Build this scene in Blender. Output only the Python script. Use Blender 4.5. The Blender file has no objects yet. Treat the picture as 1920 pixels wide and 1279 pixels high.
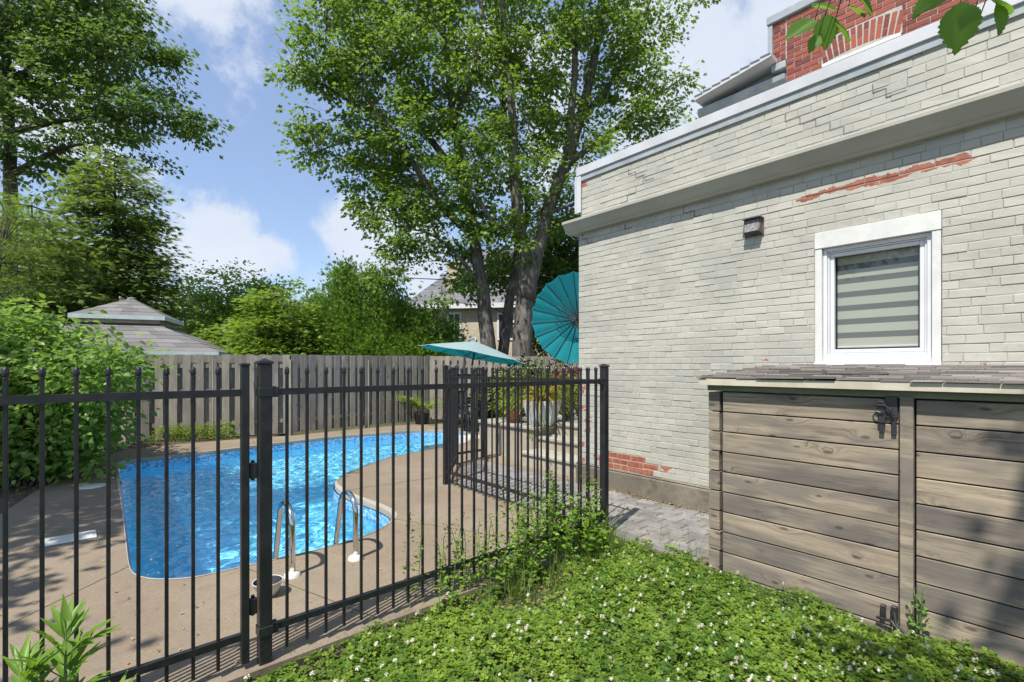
import bpy, math, random
import numpy as np
from mathutils import Vector, Matrix
from mathutils.geometry import tessellate_polygon

R = math.radians
rnd = random.Random(11)
rng = np.random.default_rng(7)
sc = bpy.context.scene
COL = sc.collection

# ---------------------------------------------------------------- camera
cam_d = bpy.data.cameras.new("camera")
cam = bpy.data.objects.new("camera", cam_d); COL.objects.link(cam)
cam_d.sensor_width = 36.0
cam_d.lens = 16.99
cam_d.shift_y = 0.0253
cam_d.clip_start = 0.05; cam_d.clip_end = 2000
cam.location = (0, 0, 1.5); cam.rotation_euler = (R(90), 0, 0)
sc.camera = cam
F = 906.0; HY = 688.0; CH = 1.5
def W(px, py, d): return Vector(((px-960)/F*d, d, CH+(HY-py)/F*d))       # a point at distance d
def G(px, py, z=0.0):
    d = F*(CH-z)/(py-HY); return Vector(((px-960)/F*d, d, z))            # a point on the ground

# ---------------------------------------------------------------- light
SUN_EL = R(58); LD = Vector((0.522, 0.853, 0)).normalized()              # light travels forward and to the right
sun_d = bpy.data.lights.new("sun", 'SUN'); sun = bpy.data.objects.new("sun", sun_d); COL.objects.link(sun)
sun_d.energy = 4.9; sun_d.angle = R(0.53); sun_d.color = (1.0, 0.95, 0.87)
dv = Vector((LD.x*math.cos(SUN_EL), LD.y*math.cos(SUN_EL), -math.sin(SUN_EL)))
sun.rotation_euler = dv.to_track_quat('-Z', 'Y').to_euler()
sun.location = (-10, -20, 40)
sc.view_settings.view_transform = 'Standard'; sc.view_settings.look = 'None'
sc.view_settings.exposure = 0.5; sc.view_settings.gamma = 1.0
sc.cycles.max_bounces = 8; sc.cycles.transparent_max_bounces = 16
sc.cycles.use_denoising = True
sc.cycles.sample_clamp_indirect = 6

world = bpy.data.worlds.new("World"); sc.world = world; world.use_nodes = True
def build_world():
    nt = world.node_tree; N = nt.nodes; L = nt.links; N.clear()
    out = N.new('ShaderNodeOutputWorld'); bg = N.new('ShaderNodeBackground'); bg.inputs[1].default_value = 0.135
    sky = N.new('ShaderNodeTexSky'); sky.sky_type = 'NISHITA'; sky.sun_disc = False
    sky.sun_elevation = SUN_EL; sky.sun_rotation = math.atan2(-LD.x, -LD.y)
    sky.air_density = 1.0; sky.dust_density = 0.6; sky.ozone_density = 1.4
    tc = N.new('ShaderNodeTexCoord')
    n1 = N.new('ShaderNodeTexNoise'); n1.inputs['Scale'].default_value = 5.5; n1.inputs['Detail'].default_value = 9; n1.inputs['Roughness'].default_value = 0.62
    n2 = N.new('ShaderNodeTexNoise'); n2.inputs['Scale'].default_value = 1.8; n2.inputs['Detail'].default_value = 5
    L.new(tc.outputs['Generated'], n1.inputs['Vector']); L.new(tc.outputs['Generated'], n2.inputs['Vector'])
    def mth(op, a, b=None, c=None):
        m = N.new('ShaderNodeMath'); m.operation = op
        for i, v in enumerate((a, b, c)):
            if v is None: continue
            if isinstance(v, (int, float)): m.inputs[i].default_value = v
            else: L.new(v, m.inputs[i])
        return m.outputs[0]
    blobs = [(390, 30, 165, .5), (300, -30, 190, .5), (480, -20, 120, .45), (625, 15, 80, .5), (435, 440, 105, .75), (500, 470, 75, .7), (370, 470, 70, .6), (660, 435, 80, .9),
             (735, 460, 110, .9), (800, 510, 90, .85), (1340, 100, 240, .55), (1440, 20, 160, .5), (1240, 190, 130, .5), (1150, 330, 160, .45), (250, 620, 200, .4),
             (1000, 250, 200, .4), (130, 250, 160, .4), (700, 570, 160, .3)]
    mask = None
    for px, py, r, st in blobs:
        v = Vector(((px-960)/F, 1, (HY-py)/F)); ln = v.length; v.normalize(); rad = r/F/ln*1.05
        d = N.new('ShaderNodeVectorMath'); d.operation = 'DISTANCE'; L.new(tc.outputs['Generated'], d.inputs[0]); d.inputs[1].default_value = v
        f = mth('DIVIDE', d.outputs['Value'], rad)
        f = mth('SUBTRACT', 1.0, f); f = mth('MAXIMUM', f, -1.0); f = mth('MULTIPLY', f, st*1.1)
        mask = f if mask is None else mth('MAXIMUM', mask, f)
    wide = mth('MULTIPLY', mth('SUBTRACT', n2.outputs['Fac'], 0.62), 1.0)
    mask = mth('MAXIMUM', mask, wide)
    edge = mth('MULTIPLY', mth('SUBTRACT', n1.outputs['Fac'], 0.5), 2.6)
    m = mth('ADD', mask, edge)
    mr = N.new('ShaderNodeMapRange'); mr.interpolation_type = 'SMOOTHSTEP'; L.new(m, mr.inputs['Value'])
    mr.inputs['From Min'].default_value = 0.06; mr.inputs['From Max'].default_value = 0.50
    mr.inputs['To Min'].default_value = 0.0; mr.inputs['To Max'].default_value = 0.9
    gate = N.new('ShaderNodeMapRange'); gate.interpolation_type = 'SMOOTHSTEP'; L.new(mask, gate.inputs['Value']); gate.inputs['From Min'].default_value = -0.45; gate.inputs['From Max'].default_value = 0.1
    fac = mth('MULTIPLY', mr.outputs[0], gate.outputs[0])
    # clouds: bright tops, greyer where thick
    cr = N.new('ShaderNodeMix'); cr.data_type = 'RGBA'; L.new(n1.outputs['Fac'], cr.inputs['Factor'])
    cr.inputs['A'].default_value = (3.4, 3.8, 4.5, 1); cr.inputs['B'].default_value = (4.8, 5.1, 5.6, 1)
    hz = N.new('ShaderNodeMix'); hz.data_type = 'RGBA'; hz.inputs['Factor'].default_value = 0.33
    L.new(sky.outputs[0], hz.inputs['A']); hz.inputs['B'].default_value = (2.6, 3.35, 5.2, 1)
    mx = N.new('ShaderNodeMix'); mx.data_type = 'RGBA'; L.new(fac, mx.inputs['Factor'])
    L.new(hz.outputs['Result'], mx.inputs['A']); L.new(cr.outputs['Result'], mx.inputs['B'])
    L.new(mx.outputs['Result'], bg.inputs[0]); L.new(bg.outputs[0], out.inputs[0])
build_world()

# ---------------------------------------------------------------- helpers: mesh
class MB:
    """collects faces; build() links ONE mesh object"""
    def __init__(s, o=(0, 0, 0)): s.v = []; s.f = []; s.t = []; s.o = Vector(o); s.tint = 0.5
    def add(s, vs, fs, tint=None):
        b = len(s.v); t = s.tint if tint is None else tint
        for p in vs: s.v.append((p[0]-s.o.x, p[1]-s.o.y, p[2]-s.o.z)); s.t.append(t)
        s.f += [tuple(i+b for i in f) for f in fs]
    def box(s, x0, x1, y0, y1, z0, z1, tint=None, bev=0.0):
        if x0 > x1: x0, x1 = x1, x0
        if y0 > y1: y0, y1 = y1, y0
        if bev <= 0:
            s.add([(x0,y0,z0),(x1,y0,z0),(x1,y1,z0),(x0,y1,z0),(x0,y0,z1),(x1,y0,z1),(x1,y1,z1),(x0,y1,z1)],
                  [(0,3,2,1),(4,5,6,7),(0,1,5,4),(1,2,6,5),(2,3,7,6),(3,0,4,7)], tint)
        else:
            b = min(bev, (x1-x0)*.4, (y1-y0)*.4, (z1-z0)*.4)
            vs = []
            for z in (z0, z1):
                zi = z0+b if z == z0 else z1-b
                vs += [(x0+b,y0+b,z),(x1-b,y0+b,z),(x1-b,y1-b,z),(x0+b,y1-b,z)]
            for z in (z0+b, z1-b):
                vs += [(x0,y0+b,z),(x0+b,y0,z),(x1-b,y0,z),(x1,y0+b,z),(x1,y1-b,z),(x1-b,y1,z),(x0+b,y1,z),(x0,y1-b,z)]
            fs = [(3,2,1,0),(4,5,6,7)]
            a = 8; c = 16
            for i in range(8): j = (i+1) % 8; fs.append((a+i, a+j, c+j, c+i))
            # bottom and top bevels
            m = [(7,0,0),(1,2,1),(3,4,2),(5,6,3)]
            # corner verts ring index -> cap vert
            cap = {0:0,1:0,2:1,3:1,4:2,5:2,6:3,7:3}
            for i in range(8):
                j = (i+1) % 8
                if cap[i] == cap[j]: fs.append((a+j, a+i, cap[i])); fs.append((c+i, c+j, 4+cap[i]))
                else: fs.append((a+j, a+i, cap[i], cap[j])); fs.append((c+i, c+j, 4+cap[j], 4+cap[i]))
            s.add(vs, fs, tint)
    def bar(s, p, q, w, h, tint=None, up=(0,0,1)):
        p = Vector(p); q = Vector(q); d = (q-p).normalized(); u = Vector(up)
        if abs(d.dot(u)) > .98: u = Vector((1,0,0))
        r = d.cross(u).normalized()*w/2; t = r.cross(d).normalized()*h/2
        vs = [p-r-t,p+r-t,p+r+t,p-r+t,q-r-t,q+r-t,q+r+t,q-r+t]
        s.add(vs, [(0,1,2,3),(7,6,5,4),(0,4,5,1),(1,5,6,2),(2,6,7,3),(3,7,4,0)], tint)
    def tube(s, pts, rads, n=6, tint=None, caps=True):
        pts = [Vector(p) for p in pts]
        if not hasattr(rads, '__len__'): rads = [rads]*len(pts)
        ref = Vector((0.31, 0.17, 0.93)) ; vs = []; fs = []
        d0 = (pts[1]-pts[0]).normalized()
        if abs(d0.dot(ref)) > .95: ref = Vector((1, 0.1, 0))
        u = d0.cross(ref).normalized()
        for i, p in enumerate(pts):
            d = (pts[min(i+1, len(pts)-1)]-pts[max(i-1, 0)]).normalized()
            u = (u-d*u.dot(d)).normalized(); w = d.cross(u)
            for k in range(n):
                a = 2*math.pi*k/n
                vs.append(p+(u*math.cos(a)+w*math.sin(a))*rads[i])
        for i in range(len(pts)-1):
            for k in range(n):
                fs.append((i*n+k, i*n+(k+1)%n, (i+1)*n+(k+1)%n, (i+1)*n+k))
        if caps: fs.append(tuple(range(n-1, -1, -1))); fs.append(tuple((len(pts)-1)*n+k for k in range(n)))
        s.add(vs, fs, tint)
    def lathe(s, c, prof, n=16, tint=None):
        c = Vector(c); vs = []; fs = []
        for r, z in prof:
            for k in range(n):
                a = 2*math.pi*k/n; vs.append((c.x+r*math.cos(a), c.y+r*math.sin(a), c.z+z))
        for i in range(len(prof)-1):
            for k in range(n): fs.append((i*n+k, i*n+(k+1)%n, (i+1)*n+(k+1)%n, (i+1)*n+k))
        s.add(vs, fs, tint)
    def build(s, name, m, parent=None, smooth=False, loc=None, rotz=None):
        me = bpy.data.meshes.new(name); me.from_pydata([tuple(v) for v in s.v], [], s.f)
        a = me.attributes.new('tint', 'FLOAT', 'POINT'); a.data.foreach_set('value', s.t)
        if smooth: me.polygons.foreach_set('use_smooth', [True]*len(me.polygons))
        me.materials.append(m); me.update()
        o = bpy.data.objects.new(name, me); COL.objects.link(o)
        if parent: o.parent = parent
        if loc is not None: o.location = loc
        if rotz is not None: o.rotation_euler = (0, 0, rotz)
        return o

def tag(o, label=None, cat=None, group=None, kind=None):
    if label: o['label'] = label
    if cat: o['category'] = cat
    if group: o['group'] = group
    if kind: o['kind'] = kind
    return o
def thing(name, label, cat, loc=(0,0,0), rotz=0, group=None):
    o = bpy.data.objects.new(name, None); COL.objects.link(o); o.empty_display_size = .1
    o.location = loc; o.rotation_euler = (0, 0, rotz)
    return tag(o, label, cat, group)

# wall frame: s runs along the house wall towards the camera's right, q out from the wall
ANG = math.atan2(-.754, .657); CA, SA = math.cos(ANG), math.sin(ANG)
OX, OY = 1.203, 5.86
def wq(s, q, z=0.0): return Vector((OX+CA*s+SA*q, OY+SA*s-CA*q, z))
def wthing(name, label, cat, s, q, z=0, group=None): return thing(name, label, cat, wq(s, q, z), ANG, group)
class WB(MB):   # coordinates (s, q, z) relative to the root placed at (s0, q0)
    def __init__(s, s0=0, q0=0, z0=0): super().__init__((0, 0, 0)); s.s0 = s0; s.q0 = q0; s.z0 = z0
    def add(s, vs, fs, tint=None):
        MB.add(s, [(p[0]-s.s0, -(p[1]-s.q0), p[2]-s.z0) for p in vs], [tuple(reversed(f)) for f in fs], tint)

# foliage ------------------------------------------------------
def tmpl(kind):
    if kind == 'kite':
        return np.array([(0,0,0),(-.34,.45,.09),(0,1,-.06),(.34,.45,.09)], float), [(0,3,2),(0,2,1)]
    if kind == 'lobed':
        v = [(0,0,0),(.30,.12,.05),(.20,.34,.03),(.52,.52,.08),(.22,.62,.03),(0,1,-.08),(-.22,.62,.03),(-.52,.52,.08),(-.20,.34,.03),(-.30,.12,.05)]
        return np.array(v, float), [(0,1,2,3,4,5),(0,5,6,7,8,9)]
    if kind == 'oval':
        v = [(0,0,0),(.2,.15,.05),(.33,.42,.09),(.22,.74,.05),(0,1,-.10),(-.22,.74,.05),(-.33,.42,.09),(-.2,.15,.05),(0,.5,-.01)]
        return np.array(v, float), [(0,1,2,8),(8,2,3,4),(8,4,5,6),(0,8,6,7)]
    if kind == 'spray':
        v = [(0,0,0),(-.07,.5,.03),(0,1,-.05),(.07,.5,.03),(.30,.85,0),(.16,.40,.02),(-.30,.85,0),(-.16,.40,.02),(.42,.50,0),(-.42,.50,0),(.1,.16,.02),(-.1,.16,.02)]
        return np.array(v, float), [(0,3,2,1),(0,5,4,3),(0,1,6,7),(0,10,8,5),(0,7,9,11)]
    if kind == 'lance':
        v = [(0,0,0),(.07,.25,.03),(.085,.55,.0),(0,1,-.18),(-.085,.55,.0),(-.07,.25,.03),(0,.5,-.03)]
        return np.array(v, float), [(0,1,2,6),(6,2,3),(6,3,4),(0,6,4,5)]
    if kind == 'needle':
        v = [(0,0,0),(.03,.5,.0),(0,1,-.03),(-.03,.5,0)]
        return np.array(v, float), [(0,1,2,3)]
    if kind == 'clover':
        v = []; f = []
        for k in range(3):
            a = k*2*math.pi/3; c, s_ = math.cos(a), math.sin(a); b = len(v)
            for x, y, z in [(0,0,0),(.34,.36,.06),(.30,.74,.13),(0,.80,.05),(-.30,.74,.13),(-.34,.36,.06)]:
                v.append((x*c-y*s_, x*s_+y*c, z))
            f += [(b,b+1,b+2,b+3),(b,b+3,b+4,b+5)]
        return np.array(v, float), f
def nrm(a): return a/np.maximum(np.linalg.norm(a, axis=1, keepdims=True), 1e-6)
def leaf_mesh(name, m, P, T, Nn, S, tint, kind, parent=None, shade=True):
    tv, tf = tmpl(kind); n = len(P)
    T = nrm(T); X = nrm(np.cross(T, Nn)); Z = np.cross(X, T)
    V = (P[:,None,:]+S[:,None,None]*(tv[None,:,0,None]*X[:,None,:]+tv[None,:,1,None]*T[:,None,:]+tv[None,:,2,None]*Z[:,None,:])).reshape(-1,3)
    k = len(tv); loops = []; starts = []; tot = []; c = 0
    base = np.concatenate([np.array(f) for f in tf]); lens = np.array([len(f) for f in tf])
    L = (base[None,:]+(np.arange(n)*k)[:,None]).reshape(-1)
    T2 = np.tile(lens, n); St = np.concatenate([[0], np.cumsum(T2)[:-1]])
    me = bpy.data.meshes.new(name); me.vertices.add(len(V)); me.vertices.foreach_set('co', V.reshape(-1).astype(np.float32))
    me.loops.add(len(L)); me.loops.foreach_set('vertex_index', L.astype(np.int32))
    me.polygons.add(len(T2)); me.polygons.foreach_set('loop_start', St.astype(np.int32)); me.polygons.foreach_set('loop_total', T2.astype(np.int32))
    a = me.attributes.new('tint', 'FLOAT', 'POINT'); a.data.foreach_set('value', np.repeat(tint, k).astype(np.float32))
    me.materials.append(m); me.update(calc_edges=True)
    if kind in ('clover', 'oval', 'lance'): me.polygons.foreach_set('use_smooth', [True]*len(me.polygons))
    o = bpy.data.objects.new(name, me); COL.objects.link(o)
    if parent: o.parent = parent
    return o
def sample_blobs(blobs, n, shell=.5):
    w = np.array([(b[3]*b[4]*b[5])**(2/3.) for b in blobs]); w /= w.sum()
    i = rng.choice(len(blobs), n, p=w); B = np.array(blobs)[i]
    d = nrm(rng.normal(size=(n,3))); r = rng.uniform(shell**2.2, 1, n)**(1/2.2)
    return B[:,:3]+d*r[:,None]*B[:,3:6], d
def crown(name, m, blobs, ncl, per, spread, size, kind, parent, origin, flat=.6, droop=.3, up=1.0, shell=.5, rand=.6, zcut=None, keep=None, tips=None):
    C, D = sample_blobs(blobs, ncl, shell)
    if tips is not None: C = np.vstack([C, tips]); D = np.vstack([D, nrm(rng.normal(size=(len(tips),3)))])
    if zcut is not None: k = C[:,2] > zcut; C = C[k]; D = D[k]
    if keep is not None: k = np.array([keep(c) for c in C]); C = C[k]; D = D[k]
    n = len(C); cs = rng.uniform(.6, 1.35, n); ct = rng.normal(0, .16, n)
    idx = np.repeat(np.arange(n), per)
    # each cluster is a spray leaning outwards
    out = nrm(D*np.array([1,1,.25])+1e-3)
    g = rng.normal(size=(len(idx),3))*np.array([1,1,flat])*spread*cs[idx,None]
    al = rng.uniform(-.6, 1.3, len(idx))*spread*cs[idx]
    P = C[idx]+g*.75+out[idx]*al[:,None]; P[:,2] -= droop*np.abs(al)*.6
    T = out[idx]*.6+nrm(g)*.9; T[:,2] -= droop
    Nn = rng.normal(size=(len(idx),3))*rand; Nn[:,2] += up; Nn += D[idx]*.35
    S = size*rng.uniform(.65, 1.25, len(idx))
    t = np.clip(.5+ct[idx]+rng.normal(0, .16, len(idx)), 0, 1)
    o = leaf_mesh(name, m, P-np.array(origin), T, Nn, S, t, kind, parent)
    return o, C

# ---------------------------------------------------------------- helpers: materials
def newmat(name):
    m = bpy.data.materials.new(name); m.use_nodes = True; nt = m.node_tree
    b = nt.nodes['Principled BSDF']; return m, nt, b
class NB:
    def __init__(s, nt): s.nt = nt; s.N = nt.nodes; s.L = nt.links
    def n(s, t, **kw):
        o = s.N.new(t)
        for k, v in kw.items(): setattr(o, k, v)
        return o
    def link(s, a, b): s.L.new(a, b)
    def setin(s, sock, v):
        if isinstance(v, bpy.types.NodeSocket): s.L.new(v, sock)
        else: sock.default_value = v
    def math(s, op, a, b=0.0, clamp=False):
        m = s.n('ShaderNodeMath', operation=op, use_clamp=clamp); s.setin(m.inputs[0], a); s.setin(m.inputs[1], b); return m.outputs[0]
    def coords(s, scale=(1,1,1), kind='Object'):
        tc = s.n('ShaderNodeTexCoord'); mp = s.n('ShaderNodeMapping'); s.link(tc.outputs[kind], mp.inputs[0]); mp.inputs['Scale'].default_value = scale; return mp.outputs[0]
    def noise(s, vec, scale, detail=4, rough=.55, dist=0.0):
        t = s.n('ShaderNodeTexNoise'); s.link(vec, t.inputs['Vector']); t.inputs['Scale'].default_value = scale; t.inputs['Detail'].default_value = detail
        t.inputs['Roughness'].default_value = rough; t.inputs['Distortion'].default_value = dist; return t.outputs['Fac']
    def voro(s, vec, scale, feature='F1', out='Distance'):
        t = s.n('ShaderNodeTexVoronoi', feature=feature); s.link(vec, t.inputs['Vector']); t.inputs['Scale'].default_value = scale; return t.outputs[out]
    def mix(s, f, a, b, blend='MIX'):
        m = s.n('ShaderNodeMix', data_type='RGBA', blend_type=blend); s.setin(m.inputs['Factor'], f)
        s.setin(m.inputs['A'], a if isinstance(a, bpy.types.NodeSocket) else (*a, 1)[:4]); s.setin(m.inputs['B'], b if isinstance(b, bpy.types.NodeSocket) else (*b, 1)[:4]); return m.outputs['Result']
    def rng(s, v, a, b, c=0.0, d=1.0, smooth=True):
        m = s.n('ShaderNodeMapRange', interpolation_type='SMOOTHSTEP' if smooth else 'LINEAR'); s.link(v, m.inputs['Value'])
        m.inputs['From Min'].default_value = a; m.inputs['From Max'].default_value = b; m.inputs['To Min'].default_value = c; m.inputs['To Max'].default_value = d; return m.outputs[0]
    def attr(s, name='tint'): return s.n('ShaderNodeAttribute', attribute_name=name).outputs['Fac']
    def bump(s, h, strength, dist, b, prev=None):
        m = s.n('ShaderNodeBump'); m.inputs['Strength'].default_value = strength; m.inputs['Distance'].default_value = dist
        s.link(h, m.inputs['Height']); 
        if prev: s.link(prev, m.inputs['Normal'])
        if b: s.link(m.outputs[0], b.inputs['Normal'])
        return m.outputs[0]

def m_generic(name, c1, c2, scale=6, rough=.6, bump=.15, bdist=.004, metal=0, fine=60, lo=.35, hi=.65, tintvar=0.0, spec=.5, coords=(1,1,1)):
    m, nt, b = newmat(name); B = NB(nt); v = B.coords(coords)
    n = B.noise(v, scale, 6, .6); col = B.mix(B.rng(n, lo, hi), c1, c2)
    if tintvar:
        t = B.attr(); col = B.mix(1.0, col, B.mix(t, (1-tintvar,)*3, (1+tintvar,)*3), 'MULTIPLY')
    B.link(col, b.inputs['Base Color']); b.inputs['Roughness'].default_value = rough; b.inputs['Metallic'].default_value = metal
    b.inputs['Specular IOR Level'].default_value = spec
    if bump: B.bump(B.noise(v, fine, 4, .6), bump, bdist, b)
    return m
def m_leaf(name, dark, light, trans=.35, rough=.5, hue=None):
    m, nt, b = newmat(name); B = NB(nt)
    t = B.attr(); col = B.mix(B.rng(t, .05, .95, smooth=False), dark, light)
    B.link(col, b.inputs['Base Color']); b.inputs['Roughness'].default_value = rough; b.inputs['Specular IOR Level'].default_value = .35
    tr = B.n('ShaderNodeBsdfTranslucent'); tc = B.mix(.5, col, (light[0]*1.6, light[1]*1.5, light[2]*.6)); B.link(tc, tr.inputs[0])
    mx = B.n('ShaderNodeMixShader'); mx.inputs[0].default_value = trans
    B.link(b.outputs[0], mx.inputs[1]); B.link(tr.outputs[0], mx.inputs[2])
    B.link(mx.outputs[0], nt.nodes['Material Output'].inputs[0]); return m
def m_bark(name, c1, c2):
    m, nt, b = newmat(name); B = NB(nt); v = B.coords((1,1,.22))
    n = B.noise(v, 14, 8, .7, .6); col = B.mix(B.rng(n, .35, .65), c1, c2)
    l = B.noise(B.coords((1,1,1)), 2.2, 4); col = B.mix(B.rng(l, .55, .75, 0, .5), col, (.30,.31,.25))
    B.link(col, b.inputs['Base Color']); b.inputs['Roughness'].default_value = .9
    B.bump(n, .9, .03, b); return m

# painted brick
def m_painted():
    m, nt, b = newmat('painted_brick'); B = NB(nt); v = B.coords()
    big = B.noise(v, 1.3, 4); mid = B.noise(v, 9, 6, .65); fine = B.noise(v, 70, 5, .65)
    col = B.mix(B.rng(big, .35, .65), (.365,.36,.315), (.445,.43,.37)); col = B.mix(B.rng(B.noise(B.coords((2.2,1,6)), 2.0, 5, .7), .48, .72, 0, .4), col, (.33,.34,.31))
    col = B.mix(B.rng(mid, .55, .74, 0, .5), col, (.30,.285,.235)); col = B.mix(B.rng(B.noise(B.coords((1,1,.35)), 3.2, 6, .7), .56, .74, 0, .45), col, (.34,.325,.27))
    t = B.attr(); col = B.mix(1.0, col, B.mix(t, (.935,.935,.935), (1.045,1.045,1.045)), 'MULTIPLY')
    brick = B.mix(B.rng(mid, .35, .65), (.21,.06,.035), (.37,.125,.07))
    bare = B.attr('bare')
    pn = B.noise(B.coords((1,1,1.6)), 7.5, 7, .7, .4)
    tc = B.n('ShaderNodeTexCoord'); sp = B.n('ShaderNodeSeparateXYZ'); B.link(tc.outputs['Object'], sp.inputs[0])
    wob = B.math('MULTIPLY', B.math('SUBTRACT', B.noise(v, 5, 3), .5), .05)
    zz = B.math('ABSOLUTE', B.math('SUBTRACT', B.math('ADD', sp.outputs[2], wob), 3.0)); band = B.math('SUBTRACT', 1.0, B.math('DIVIDE', zz, .055))
    xr = B.math('MULTIPLY', B.rng(sp.outputs[0], 1.95, 2.15), B.rng(sp.outputs[0], 3.12, 3.25, 1, 0))
    band = B.math('MULTIPLY', B.math('MULTIPLY', B.math('MAXIMUM', band, 0.0), xr), .45)
    k = B.math('ADD', B.math('ADD', pn, band), B.math('MULTIPLY', bare, .62)); pk = B.rng(k, .735, .75)
    col = B.mix(pk, col, brick)
    edge = B.math('SUBTRACT', B.rng(k, .70, .735), pk, True)
    col = B.mix(B.math('MULTIPLY', edge, .35), col, (.58,.57,.53))
    B.link(col, b.inputs['Base Color']); b.inputs['Roughness'].default_value = .62
    h = B.math('ADD', B.math('MULTIPLY', mid, 1.0), B.math('MULTIPLY', fine, .35)); h = B.math('SUBTRACT', h, B.math('MULTIPLY', pk, .4))
    B.bump(h, .55, .006, b); return m
def m_mortar(name, c):
    return m_generic(name, tuple(x*.82 for x in c), c, 12, .85, .6, .006, fine=50)
def m_wood(name, cols, grain=1.0, knot=True, rough=.8, axis='x'):
    m, nt, b = newmat(name); B = NB(nt)
    tc = B.n('ShaderNodeTexCoord'); t = B.attr()
    off = B.n('ShaderNodeCombineXYZ'); B.link(B.math('MULTIPLY', t, 37.0), off.inputs[0]); B.link(B.math('MULTIPLY', t, 91.0), off.inputs[1]); B.link(B.math('MULTIPLY', t, 53.0), off.inputs[2])
    ad = B.n('ShaderNodeVectorMath', operation='ADD'); B.link(tc.outputs['Object'], ad.inputs[0]); B.link(off.outputs[0], ad.inputs[1])
    sc_ = (1.0, 1.0, 1.0)
    def mp(scl):
        q = B.n('ShaderNodeMapping'); B.link(ad.outputs[0], q.inputs[0]); q.inputs['Scale'].default_value = scl; return q.outputs[0]
    a = (.55, 15, 15) if axis == 'x' else (15, 15, .55)
    kscale = (1.9, 3, 4.6) if axis == 'x' else (4.6, 3, 1.9)
    kq = B.n('ShaderNodeSeparateXYZ'); B.link(ad.outputs[0], kq.inputs[0]); kc = B.n('ShaderNodeCombineXYZ')
    B.link(B.math('MULTIPLY', kq.outputs[0], kscale[0]), kc.inputs[0]); B.link(B.math('MULTIPLY', kq.outputs[2], kscale[2]), kc.inputs[1])
    vt = B.n('ShaderNodeTexVoronoi', feature='F1', voronoi_dimensions='2D'); B.link(kc.outputs[0], vt.inputs['Vector']); vt.inputs['Scale'].default_value = 1.0
    kd = B.math('ADD', vt.outputs['Distance'], B.math('MULTIPLY', B.math('SUBTRACT', B.noise(mp((9,9,9)), 2, 2), .5), .06))
    kmask = B.rng(kd, .025, .065, 1, 0); kwarp = B.rng(kd, 0, .26, 1, 0)
    # rings warped round the knots
    wv = B.n('ShaderNodeCombineXYZ')
    gw = B.n('ShaderNodeVectorMath', operation='ADD'); B.link(mp(a), gw.inputs[0])
    B.link(B.math('MULTIPLY', kwarp, .8), wv.inputs[2 if axis == 'x' else 0]); B.link(wv.outputs[0], gw.inputs[1])
    g1 = B.noise(gw.outputs[0], 1.0*grain, 7, .68, .35); g2 = B.noise(gw.outputs[0], 5.5*grain, 6, .72)
    big = B.noise(mp((.9,.9,3) if axis == 'x' else (3,.9,.9)), 2.0, 3)
    col = B.mix(B.rng(g1, .32, .68), cols[0], cols[1]); col = B.mix(B.rng(g2, .50, .68, 0, .75), col, cols[2])
    col = B.mix(B.rng(big, .42, .62, 0, .75), col, cols[3]); col = B.mix(B.rng(B.noise(mp((1.6,1,5) if axis == 'x' else (5,1,1.6)), 1.7, 6, .7), .54, .70, 0, .6), col, cols[2])
    col = B.mix(1.0, col, B.mix(B.math('FRACT', B.math('MULTIPLY', t, 7.3)), (.72,.72,.75), (1.14,1.11,1.05)), 'MULTIPLY')
    if knot: col = B.mix(B.math('MULTIPLY', kmask, .6), col, tuple(x*.30 for x in cols[2]))
    B.link(col, b.inputs['Base Color']); b.inputs['Roughness'].default_value = rough; b.inputs['Specular IOR Level'].default_value = .25
    B.bump(B.math('ADD', g1, B.math('MULTIPLY', g2, .7)), .45, .003, b); return m
def m_concrete(name, c1, c2, c3, agg=220, rough=.85):
    m, nt, b = newmat(name); B = NB(nt); v = B.coords()
    big = B.noise(v, .8, 6, .65); mid = B.noise(v, 6, 6, .7); col = B.mix(B.rng(big, .35, .66), c1, c2)
    col = B.mix(B.rng(mid, .5, .75, 0, .55), col, c3)
    st = B.noise(B.coords((1,1,1)), 2.6, 7, .75, 1.0); col = B.mix(B.rng(st, .56, .72, 0, .5), col, tuple(x*.6 for x in c3))
    ag = B.voro(v, agg, out='Color'); bw = B.n('ShaderNodeRGBToBW'); B.link(ag, bw.inputs[0])
    col = B.mix(1.0, col, B.mix(bw.outputs[0], (.74,.73,.71), (1.22,1.22,1.24)), 'MULTIPLY')
    spots = B.rng(B.noise(v, 45, 2), .74, .78); col = B.mix(B.math('MULTIPLY', spots, .5), col, (.12,.10,.08))
    B.link(col, b.inputs['Base Color']); b.inputs['Roughness'].default_value = rough; b.inputs['Specular IOR Level'].default_value = .25
    B.bump(B.noise(v, agg*.6, 3), .35, .003, b); return m
def m_shingle(name, c1, c2):
    m, nt, b = newmat(name); B = NB(nt); v = B.coords(); t = B.attr()
    f = B.noise(v, 160, 3); col = B.mix(B.math('FRACT', B.math('MULTIPLY', t, 11.7)), c1, c2)
    col = B.mix(1.0, col, B.mix(f, (.55,.55,.55), (1.4,1.4,1.4)), 'MULTIPLY')
    l = B.noise(v, 5, 5, .7); col = B.mix(B.rng(l, .62, .78, 0, .4), col, (.16,.15,.09))
    B.link(col, b.inputs['Base Color']); b.inputs['Roughness'].default_value = .95; B.bump(f, .5, .002, b); return m

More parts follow.
